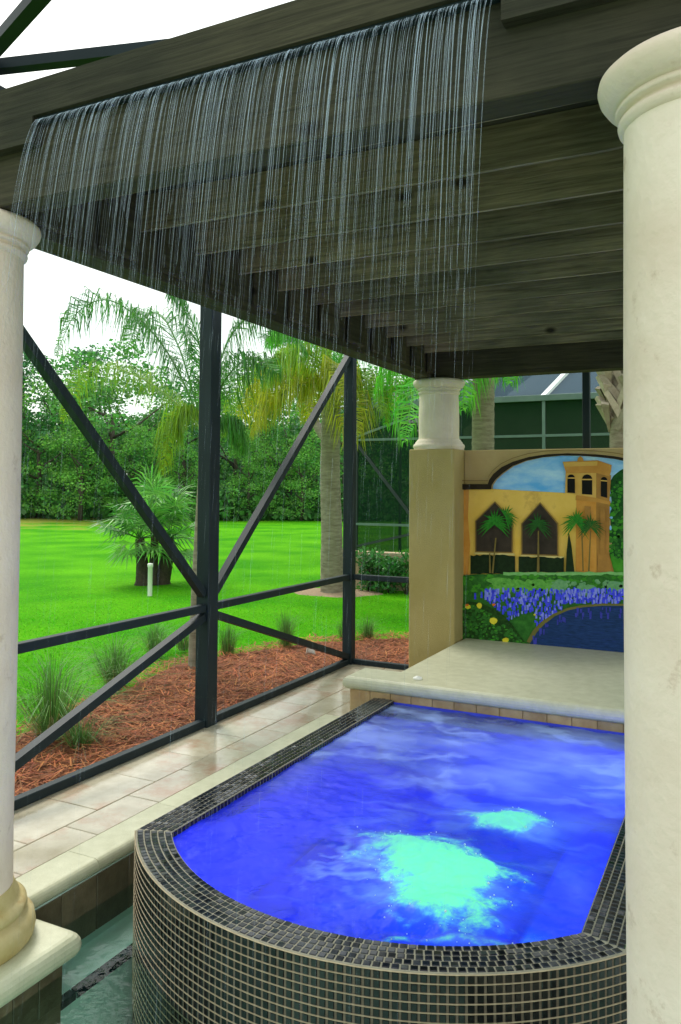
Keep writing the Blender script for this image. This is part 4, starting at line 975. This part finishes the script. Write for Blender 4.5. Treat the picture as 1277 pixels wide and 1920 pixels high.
# bed of mulch under it
mb = MB(); V = [(-6.05+.95*math.cos(a)*(1+.1*math.sin(3*a)+.05*math.sin(7*a)), 11.9+.75*math.sin(a)*(1+.06*math.sin(5*a)), ground_z(-6.05+.95*math.cos(a), 11.9+.75*math.sin(a))-.012) for a in np.arange(28)*2*math.pi/28] + [(-6.05, 11.9, ground_z(-6.05, 11.9)+.045)]
mb.add(V, [(i, (i+1) % 28, 28) for i in range(28)]); M['mulch_pale'] = mat('pale bark mulch', (.30, .20, .12), (.48, .34, .22), 30, .95, bump=.8)
tag(mb.build('palm_bed', M['mulch_pale']), kind='structure')

# palm beyond the painted wall: bright drooping fronds
q3 = empty('queen_palm', (-3.22, 10.8, -.1)); tag(q3, 'palm with bright green hanging fronds behind the short column', 'palm', 'palms in the garden')
ringed_trunk([(-3.22, 10.8, -.1), (-3.22, 10.8, 1.6), (-3.2, 10.8, 4.2)], .16, .145, q3, M['palm_trunk'], rings=40, n_=18)
for pts, lf, mm in ((((905, 600, 0), (850, 570, -.3), (790, 590, -.6), (735, 650, -.8), (700, 740, -.9)), .95, 'frond_bright'), (((905, 600, 0), (860, 590, .5), (800, 620, .8), (750, 690, 1), (722, 800, 1.1)), .95, 'frond_bright'),
    (((905, 600, 0), (870, 600, -.5), (820, 640, -1), (780, 720, -1.3), (758, 830, -1.5)), .9, 'frond_bright'), (((905, 600, 0), (850, 550, .2), (780, 550, .4), (715, 590, .5), (672, 660, .6)), .9, 'frond_bright'),
    (((905, 600, 0), (940, 580, .2), (985, 610, .4), (1015, 680, .5)), .6, 'frond_bright'), (((905, 600, 0), (925, 600, -.7), (945, 650, -1.2), (955, 720, -1.5)), .55, 'frond_bright'),
    (((905, 600, 0), (890, 610, -.6), (875, 670, -1), (868, 770, -1.2)), .7, 'frond_bright'), (((905, 600, 0), (915, 590, .6), (920, 640, 1.0), (922, 720, 1.3)), .5, 'frond'), (((905, 600, 0), (840, 610, .9), (770, 670, 1.4), (735, 770, 1.7)), .85, 'frond_lime'),
    (((905, 600, 0), (900, 540, 0), (880, 470, .2), (850, 420, .3)), .6, 'frond'), (((905, 600, 0), (930, 530, 0), (970, 490, .2), (1020, 500, .3)), .6, 'frond')):
    frond(C(pts, 10.8), q3, M[mm], lf*1.1, 150, .020, .88, .018)

# cabbage palm with crossed boots, far right
cp = empty('cabbage_palm', (-1.25, 10.0, -.1)); tag(cp, 'stout palm trunk with crossed leaf boots beside the large column', 'palm', 'palms in the garden')
t_ = MB(); t_.tube([(-1.25, 10, -.1), (-1.25, 10, 2.2), (-1.26, 10, 4.6)], [.21, .18, .17], 18); t_.build('trunk', M['palm_trunk'], cp)
sh_ = MB(); sh_.add([(-.045, -.01, 0), (.045, -.01, 0), (.032, -.01, .36), (-.032, -.01, .36), (-.045, .018, 0), (.045, .018, 0), (.028, .075, .38), (-.028, .075, .38)], [(4, 5, 6, 7), (0, 4, 7, 3), (5, 1, 2, 6), (7, 6, 2, 3), (0, 1, 5, 4)]); bme = sh_.mesh('boot'); bme.materials.append(M['boot'])
for lv in range(20):
    for j in range(7):
        a = (j + .5*(lv % 2))*2*math.pi/7 + rng.normal(0, .06); tilt = (.55 if lv % 2 else -.55) + rng.normal(0, .08)
        o = link('boot', bme, cp)
        o.matrix_local = Matrix.Translation((0, 0, 2.42+lv*.105)) @ Matrix.Rotation(a, 4, 'Z') @ Matrix.Translation((0, .172, 0)) @ Matrix.Rotation(tilt, 4, 'Y') @ Matrix.Rotation(-.03+rng.normal(0, .03), 4, 'X')
def fan(base, direction, petiole, Rf, parent, mt, seg=22, spread=250, w=.028):
    """one fan leaf: petiole and a pleated spray of segments"""
    base = Vector(base); d = Vector(direction).normalized(); t_ = MB(); sag = Vector((0, 0, -.12*petiole))
    tip = base + d*petiole + sag; t_.tube([base, base+d*petiole*.5, tip], [.012, .010, .007], 4)
    side = d.cross(Vector((0, 0, 1))); side = side.normalized() if side.length > .05 else Vector((1, 0, 0)); nrm = side.cross(d)
    for i in range(seg):
        a = R(-spread/2 + spread*i/(seg-1)); v = (d*math.cos(a) + side*math.sin(a) + nrm*.12).normalized(); L = Rf*(1-.25*abs(a)/R(spread/2))*rng.uniform(.85, 1.08)
        q = v.cross(nrm).normalized()*w*.5; m_ = tip + v*L*.55; e = tip + v*L + Vector((0, 0, -L*rng.uniform(.12, .35)))
        t_.add([tip, m_-q, m_+q, e], [(0, 1, 2), (2, 1, 3)])
    return t_.build('fan_leaf', mt, parent)
for k in range(12):
    a = k*2.4; el = R(rng.uniform(-20, 70)); fan((-1.26, 10, 4.55), (math.cos(a)*math.cos(el), math.sin(a)*math.cos(el), math.sin(el)), rng.uniform(.7, 1.1), .8, cp, M['fan'])
# fan palm behind the yellow palm
fp = empty('fan_palm', (-11.0, 18.6, -.1)); tag(fp, 'tall dark fan palm rising behind the yellowing palm', 'palm', 'palms in the garden')
top = ony(548, 655, 18.6); bs = ony(619, 1040, 18.6); fp.location = (bs.x, 18.6, -.1)
ringed_trunk([(bs.x, 18.6, -.1), (bs.x, 18.6, 2.4), ((bs.x*.6+top.x*.4), 18.6, 3.4), (top.x, 18.6, top.z)], .13, .11, fp, M['palm_trunk'])
for k in range(20):
    a = k*2.4; el = R(rng.uniform(-45, 75)); fan((top.x, 18.6, top.z), (math.cos(a)*math.cos(el), math.sin(a)*math.cos(el), math.sin(el)), rng.uniform(.5, .9), .85, fp, M['fan'], 20, 260, .045)
# three young fan palms growing close together on the lawn
for (bx_, by_), (tx_, ty_), rr0, nn_, pe, rf, lb in (((268, 1098), (262, 1010), .13, 15, .45, .62, 'left one of the three short dark trunked fan palms on the lawn'), ((302, 1096), (318, 1010), .15, 15, .45, .62, 'right one of the three short fan palms, with the thickest trunk'),
        ((285, 1098), (290, 970), .09, 16, .5, .68, 'tallest of the three short fan palms, standing between the others')):
    b0 = onz(bx_, by_, -.12); c0 = ony(tx_, ty_, b0.y); yp = empty('young_fan_palm', (b0.x, b0.y, -.1)); tag(yp, lb, 'palm', 'young fan palms on the lawn')
    ringed_trunk([b0, (b0+c0)/2 + Vector((.02, 0, 0)), c0], rr0, rr0*.6, yp, M['dark_trunk'], rings=9)
    for k in range(nn_):
        a = k*2.4; el = R(rng.uniform(-35, 80)); fan(c0, (math.cos(a)*math.cos(el), math.sin(a)*math.cos(el), math.sin(el)), pe*rng.uniform(.7, 1.25), rf*rng.uniform(.8, 1.1), yp, M['fan_light'] if k % 3 else M['fan'], 20, 240, .035)
# white pipe in the lawn
pp = onz(281, 1117, -.1); t_ = MB(); t_.lathe([(.036, -.12), (.036, .345), (.043, .35), (.043, .40), (.036, .408), (.01, .412)], pp.x, pp.y, 20)
tag(t_.build('white_pipe', M['white']), 'short white pipe standing in the lawn by the young fan palms', 'pipe')
# white shell-like cap lying on the straw
sp_ = onz(582, 1228, -.04); t_ = MB(); V = []
for j in range(5):
    for i in range(9):
        a = math.pi*(i/8)-math.pi/2; rr = .055*(1-.1*j); V.append((sp_.x + .05*math.sin(a)*(1-j*.12), sp_.y + .03*math.cos(a), -.05 + .03*j + .012*math.cos(a)))
t_.add(V, [(j*9+i, j*9+i+1, j*9+10+i, j*9+9+i) for j in range(4) for i in range(8)], True)
o = t_.build('garden_marker', M['white']); sm = o.modifiers.new('thick', 'SOLIDIFY'); sm.thickness = .006
tag(o, 'small curved white marker standing in the red mulch', 'marker')

# muhly grass clumps along the bed
M['muhly'] = mat('muhly grass', (.075, .20, .035), (.15, .34, .07), 3, .6, rand=.5, island=True, trans=.3)
M['muhly_dry'] = mat('dry grass', (.20, .16, .04), (.30, .24, .08), 3, .7, rand=.4, island=True, trans=.3)
def clump(x, y, h, nblade, spread, label):
    c_ = empty('grass_clump', (x, y, bed_z(x, y)-.02)); tag(c_, label, 'ornamental grass', 'grass clumps along the mulch bed')
    for nm, mt, q, hh in (('blades', M['muhly'], nblade, 1), ('dry_blades', M['muhly_dry'], nblade//3, .6)):
        t_ = MB()
        for k in range(q):
            a = rng.uniform(0, 6.283); out_ = abs(rng.normal(0, spread*1.35))*(1.5 if hh < 1 else 1); r0 = rng.uniform(0, .07); L = h*hh*rng.uniform(.6, 1.1); w = rng.uniform(.0012, .0024)
            d = Vector((math.cos(a), math.sin(a), 0)); s = Vector((-d.y, d.x, 0))*w; p0 = Vector((x, y, bed_z(x, y)-.02)) + d*r0
            p1 = p0 + d*out_*.35*L + Vector((0, 0, L*.6)); p2 = p1 + d*out_*L*.9 + Vector((0, 0, L*.36*(1-min(1, out_))))
            t_.add([p0-s, p0+s, p1+s*.8, p1-s*.8, p2], [(0, 1, 2, 3), (3, 2, 4)])
        t_.build(nm, mt, c_)
for px, py, h, nb, sp, lb in ((95, 1385, .74, 420, .65, 'wispy green grass clump low at the left, largest on the mulch'), (215, 1290, .60, 330, .6, 'wispy green grass clump behind the lower left brace'), (290, 1225, .46, 260, .55, 'small grass clump left of the slender palm trunk'),
    (345, 1215, .34, 160, .5, 'low grass tuft touching the slender palm trunk'), (427, 1226, .42, 200, .28, 'upright grass clump just right of the tall screen post'), (536, 1212, .52, 240, .18, 'upright dark grass clump in mid bay, on the lawn edge'),
    (648, 1196, .34, 170, .45, 'low grass tuft left of the corner post'), (690, 1197, .34, 180, .5, 'low grass tuft right of the corner post'), (150, 1400, .30, 220, .7, 'flattened dry grass clump at the foot of the lower left brace')):
    p_ = onz(px, py, -.06); clump(p_.x, p_.y, h*.9, nb, sp, lb)

# ------------------------------------------------------------------ neighbour's garden and house
M['pale_wall'] = mat('pale garden wall', (.48, .34, .22), (.60, .45, .31), 3, .9, bump=.2, bscale=60)
t_ = MB(); t_.box(-6.70, -3.2, 12.60, 12.80, -.2, .53, .01); gw = t_.build('garden_wall', M['pale_wall']); tag(gw, 'low pale garden wall behind the shrubs', 'wall')
M['leaf'] = mat('shrub leaf', (.030, .15, .025), (.075, .30, .05), 3, .4, rand=.45, island=True, trans=.25)
def leaf_cloud(t_, c, rad, q, size, up=.3):
    for k in range(q):
        v = Vector(rng.normal(0, 1, 3)); v = v.normalized()*(rng.random()**.4); p = Vector(c) + Vector((v.x*rad[0], v.y*rad[1], v.z*rad[2]))
        a = Vector(rng.normal(0, 1, 3)) + Vector((0, 0, up)); a.normalize(); b = a.cross(Vector(rng.normal(0, 1, 3))).normalized(); s = size*rng.uniform(.6, 1.3)
        t_.add([p-b*s*.32, p+a*s*.5+b*s*.05, p+b*s*.32, p-a*s*.5], [(0, 1, 2, 3)])
for k, (px, yy, h, lb) in enumerate(((690, 12.3, .62, 'leafy shrub next to the corner post, before the pale wall'), (728, 12.25, .58, 'leafy shrub in the middle, before the pale wall'), (762, 12.2, .66, 'leafy shrub against the tan pier, before the pale wall')  )):
    p_ = ony(px, 1105, yy); s_ = empty('shrub', (p_.x, yy, -.1)); tag(s_, lb, 'shrub', 'shrubs before the pale wall')
    t_ = MB()
    for j in range(13): leaf_cloud(t_, (p_.x+rng.normal(0, .17), yy+rng.normal(0, .1), -.06+h*rng.uniform(.10, .88)), (.19, .15, .17), 60, .075)
    t_.build('foliage', M['leaf'], s_)
    t_ = MB()
    for j in range(4): t_.tube([(p_.x, yy, -.12), (p_.x+rng.normal(0, .08), yy+rng.normal(0, .05), h*.3), (p_.x+rng.normal(0, .16), yy+rng.normal(0, .08), h*.7)], [.012, .009, .004], 5)
    t_.build('stems', M['dark_trunk'], s_)

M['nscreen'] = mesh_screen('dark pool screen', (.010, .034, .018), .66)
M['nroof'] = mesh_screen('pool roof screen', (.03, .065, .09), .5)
M['pale_metal'] = mat('weathered pale frame', (.085, .14, .13), (.14, .20, .18), 4, .5)
M['white_metal'] = mat('white frame', (.75, .78, .80), None, 4, .5)
M['deepgreen'] = mat('dark bronze frame', (.012, .02, .025), (.02, .03, .035), 4, .5)
nc = empty('pool_cage', (-2.5, 16.0, 0)); tag(nc, 'large dark screened pool cage of the neighbouring house', 'pool cage')
X0, X1, Y0, Y1, ZE = -7.62, 6.0, 16.0, 23.5, 3.43
def npart(name, mt, fn): t_ = MB(); fn(t_); return t_.build(name, mt, nc)
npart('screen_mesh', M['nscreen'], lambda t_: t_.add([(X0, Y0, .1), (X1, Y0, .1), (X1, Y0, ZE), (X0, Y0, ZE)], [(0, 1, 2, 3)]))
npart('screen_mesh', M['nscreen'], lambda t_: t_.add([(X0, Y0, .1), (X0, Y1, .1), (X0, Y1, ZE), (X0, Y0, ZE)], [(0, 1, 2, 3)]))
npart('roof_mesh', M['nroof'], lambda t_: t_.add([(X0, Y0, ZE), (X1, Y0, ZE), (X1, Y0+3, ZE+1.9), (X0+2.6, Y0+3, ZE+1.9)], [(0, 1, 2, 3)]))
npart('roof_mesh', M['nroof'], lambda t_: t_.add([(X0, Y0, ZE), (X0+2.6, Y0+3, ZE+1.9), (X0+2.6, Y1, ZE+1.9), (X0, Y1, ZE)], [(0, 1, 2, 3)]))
for x in (X0, -5.55, -3.53, -1.5, .6, 2.7, 4.8): npart('post', M['pale_metal'] if x > X0 else M['deepgreen'], lambda t_: t_.box(x-.03, x+.03, Y0-.03, Y0+.03, .05, ZE, .004))
for y in (18.5, 21): npart('post', M['deepgreen'], lambda t_: t_.box(X0-.03, X0+.03, y-.03, y+.03, .05, ZE, .004))
for z in (.84, 2.68): npart('rail', M['pale_metal'], lambda t_: t_.box(X0, X1, Y0-.035, Y0+.02, z-.025, z+.025))
npart('eave_beam', M['pale_metal'], lambda t_: t_.box(X0-.05, X1, Y0-.06, Y0+.05, ZE-.06, ZE+.05))
npart('brace', M['deepgreen'], lambda t_: t_.bar((X0, Y0+.0, 2.6), (-5.55, Y0+.0, .1), .05, .07, (0, 1, 0)))
npart('brace', M['pale_metal'], lambda t_: t_.bar((X0, Y0+.0, 2.75), (-5.55, Y0+.0, 3.4), .05, .07, (0, 1, 0)))
npart('brace', M['deepgreen'], lambda t_: t_.bar((X0, Y0+.0, .35), (-5.55, Y0+.0, .84), .05, .07, (0, 1, 0)))
npart('roof_rib', M['white_metal'], lambda t_: t_.bar((-3.53, Y0-.02, ZE+.03), (-3.0, Y0+1.7, ZE+1.15), .11, .06))
npart('roof_rib', M['white_metal'], lambda t_: t_.bar((-1.15, Y0+.9, ZE+.62), (-2.2, Y0+1.9, ZE+1.27), .07, .05))
npart('roof_rib', M['deepgreen'], lambda t_: t_.bar((X0, Y0, ZE), (X0+2.6, Y0+3, ZE+1.9), .07, .06))
npart('knee_wall', M['pale_wall'], lambda t_: t_.box(X0-.05, X1, Y0-.08, Y0+.08, -.2, .1))
hs = empty('house', (2, 26, 0)); tag(hs, 'neighbouring house with a blue grey roof seen through its pool cage', 'house')
M['hwall'] = mat('house wall', (.045, .065, .035), (.08, .10, .06), 2, .9); M['hroof'] = mat('house roof', (.03, .065, .10), (.05, .09, .13), 20, .7, stretch=(1, 4, 1))  # wall colour darkened to stand for shade inside the lanai
M['glass'] = mat('dark glass', (.01, .015, .015), None, 3, .08); M['terracotta'] = mat('terracotta edge', (.42, .10, .04), None, 6, .7)
def hpart(name, mt, fn, parent=hs): t_ = MB(); fn(t_); return t_.build(name, mt, parent)
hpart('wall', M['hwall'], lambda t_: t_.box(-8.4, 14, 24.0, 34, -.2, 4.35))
hpart('roof', M['hroof'], lambda t_: t_.add([(-9.0, 23.4, 4.35), (14.6, 23.4, 4.35), (14.6, 34.6, 4.35), (-9.0, 34.6, 4.35), (-3.5, 29, 7.4), (9, 29, 7.4)], [(0, 1, 5, 4), (1, 2, 5), (2, 3, 4, 5), (3, 0, 4)]))
hpart('fascia', M['white_metal'], lambda t_: t_.box(-9.0, 14.6, 23.36, 23.42, 4.2, 4.37))
for x in (-6.8, -4.0, -1.6, .8, 3.2):
    w_ = hpart('window', M['white_metal'], lambda t_: t_.box(x, x+1.5, 23.94, 24.01, .9, 2.3)); hpart('pane', M['glass'], lambda t_: t_.box(x+.06, x+1.44, 23.92, 23.945, .96, 2.24), w_)
t_ = MB(); t_.box(-1.55, 3.0, 13.55, 13.9, 2.26, 2.38, .02); t_.box(-1.5, -1.35, 13.6, 13.85, -.15, 2.262); t_.box(2.7, 2.85, 13.6, 13.85, -.15, 2.262)
tag(t_.build('terracotta_beam', M['terracotta']), 'low orange red beam just above the painted wall', 'beam')

# ------------------------------------------------------------------ woodland
M['bark'] = mat('bark', (.05, .04, .03), (.10, .085, .06), 8, .95, bump=.6)
leafmats = [mat('oak leaves', (.046, .21, .034), (.12, .38, .065), 2, .6, rand=.5, island=True, trans=.38), mat('pine leaves', (.036, .18, .046), (.09, .30, .08), 2, .6, rand=.5, island=True, trans=.38), mat('light leaves', (.10, .32, .036), (.20, .48, .07), 2, .6, rand=.5, island=True, trans=.38)]  # leaf colours lightened in place of distant haze
def crown_mesh(kind, seed):
    rs = np.random.default_rng(seed); t_ = MB()
    nc_ = 46
    for k in range(nc_):
        if kind == 0:   # broad crown reaching to the ground
            z = rs.uniform(.10, 1.0); wr = .42*math.sin(math.pi*min(1, .18+z*.80))**.7
        elif kind == 1: # tall open pine
            z = rs.uniform(.35, 1.0); wr = .26*math.sin(math.pi*min(1, .15+z*.82))
        else:
            z = rs.uniform(.05, 1.0); wr = .36*(1-z)**.5+.06
        a = rs.uniform(0, 6.283); r_ = wr*rs.uniform(.3, 1.0); c = (r_*math.cos(a), r_*math.sin(a), z)
        q = 120; sz = .019
        for j in range(q):
            v = Vector(rs.normal(0, 1, 3)).normalized()*(rs.random()**.45); p = Vector(c) + Vector((v.x*.115, v.y*.115, v.z*.06))
            aa = Vector(rs.normal(0, 1, 3)).normalized(); b = aa.cross(Vector(rs.normal(0, 1, 3))).normalized(); s = sz*rs.uniform(.5, 1.25)
            t_.add([p-b*s*.4, p+aa*s*.55, p+b*s*.4, p-aa*s*.5], [(0, 1, 2, 3)])
    return t_.mesh('crown')
def trunk_mesh(kind, seed):
    rs = np.random.default_rng(seed); t_ = MB(); top = .55 if kind != 1 else .9
    t_.tube([(0, 0, -.02), (.01, 0, top*.5), (.0, .01, top)], [.022, .017, .008], 7)
    for k in range(6):
        a = rs.uniform(0, 6.283); z = rs.uniform(.25, top); L = rs.uniform(.15, .28); t_.tube([(0, 0, z), (math.cos(a)*L*.5, math.sin(a)*L*.5, z+L*.3), (math.cos(a)*L, math.sin(a)*L, z+L*.75)], [.009, .006, .003], 5)
    return t_.mesh('trunk')
protos = []
for kd, sd in ((0, 1), (0, 2), (1, 3), (1, 4), (2, 5), (0, 6)):
    cm = crown_mesh(kd, sd); tm = trunk_mesh(kd, sd); cm.materials.append(leafmats[{0: sd % 2 * 2, 1: 1, 2: 2}[kd]]); tm.materials.append(M['bark']); protos.append((cm, tm))
# px of the stem, depth factor, height in m, which kind, words
spots = [(40, 1.0, 8.6, 2, 'thin grey pine at the far left of the wood'), (70, .95, 7.0, 0, 'round dark tree at the far left edge of the wood'), (118, 1.0, 8.6, 5, 'broad tree left of the drooping frond'), (165, 1.1, 9.6, 2, 'tall pine whose crown stands under the drooping frond'), (205, .96, 10.0, 1, 'highest broad tree on the left, below the arching frond'),
    (245, 1.05, 9.0, 0, 'broad tree just right of the highest one'), (300, 1.1, 7.0, 5, 'low tree in the dip of the left skyline'), (345, 1.0, 7.8, 1, 'broad tree left of the tall screen post'), (392, 1.15, 8.6, 3, 'tree hidden mostly by the tall screen post'), (440, 1.0, 8.4, 0, 'broad tree right of the tall screen post'),
    (492, 1.1, 9.5, 2, 'pine above the right brace'), (540, .98, 8.2, 5, 'broad tree left of the thick palm trunk'), (592, 1.08, 9.4, 1, 'tall tree behind the thick palm trunk'), (650, 1.0, 9.0, 0, 'tree behind the corner post'), (700, 1.15, 10.0, 5, 'tall tree above the pool cage'), (760, 1.25, 10.5, 1, 'tall tree behind the short column'),
    (150, .90, 5.2, 4, 'low pointed tree at the wood edge, left part'), (262, .90, 4.8, 4, 'low pointed tree at the wood edge above the young fan palms'), (335, .90, 4.6, 4, 'low pointed tree at the wood edge left of the post'), (465, .92, 4.8, 4, 'low pointed tree at the wood edge right of the post'), (565, .92, 4.6, 4, 'low pointed tree at the wood edge beside the thick palm')]
for i, (px, fct, h, pk, words) in enumerate(spots):
    b0 = onz(px, 973, -.1)*1.0; b0.z = 0; b0 = b0*(44/b0.length)*fct*1.06
    o = empty('pine_tree' if pk in (2, 3) else 'broadleaf_tree', (b0.x, b0.y, ground_z(b0.x, b0.y)-.1)); tag(o, words, 'tree', 'trees of the wood beyond the lawn')
    rz = rng.uniform(0, 6.283); sx_ = h*rng.uniform(.95, 1.2)
    for me_, nm in ((protos[pk][0], 'crown'), (protos[pk][1], 'trunk')):
        c_ = link(nm, me_, o); c_.rotation_euler.z = rz; c_.scale = (sx_, sx_, h)
# undergrowth along the foot of the wood
M['under'] = mat('undergrowth leaf', (.035, .16, .030), (.13, .36, .075), 2, .6, rand=.6, island=True, trans=.2)
mb = MB()
for k in range(520):
    px = rng.uniform(-40, 800); b0 = onz(px, 976, -.1); b0.z = 0; b0 = b0*((45+rng.uniform(-2.5, 7))/b0.length); hh = rng.uniform(.3, 2.6)
    leaf_cloud(mb, (b0.x, b0.y, ground_z(b0.x, b0.y)+hh*.5), (1.0, .8, hh*.55), 34, rng.uniform(.25, .5))
o = mb.build('undergrowth', M['under']); tag(o, 'dense green undergrowth along the foot of the wood', 'undergrowth', kind='stuff')
mb = MB()
for k in range(900):
    px = rng.uniform(-60, 900); b0 = onz(px, 976, -.1); b0.z = 0; b0 = b0*((60+rng.uniform(-4, 12))/b0.length); hh = rng.uniform(.5, 6.0)
    leaf_cloud(mb, (b0.x, b0.y, hh), (1.5, 1.0, 1.1), 26, rng.uniform(.5, .9))
o = mb.build('far_woodland', leafmats[1]); tag(o, 'dark depth of the wood behind the nearer trees', 'woodland', kind='stuff')
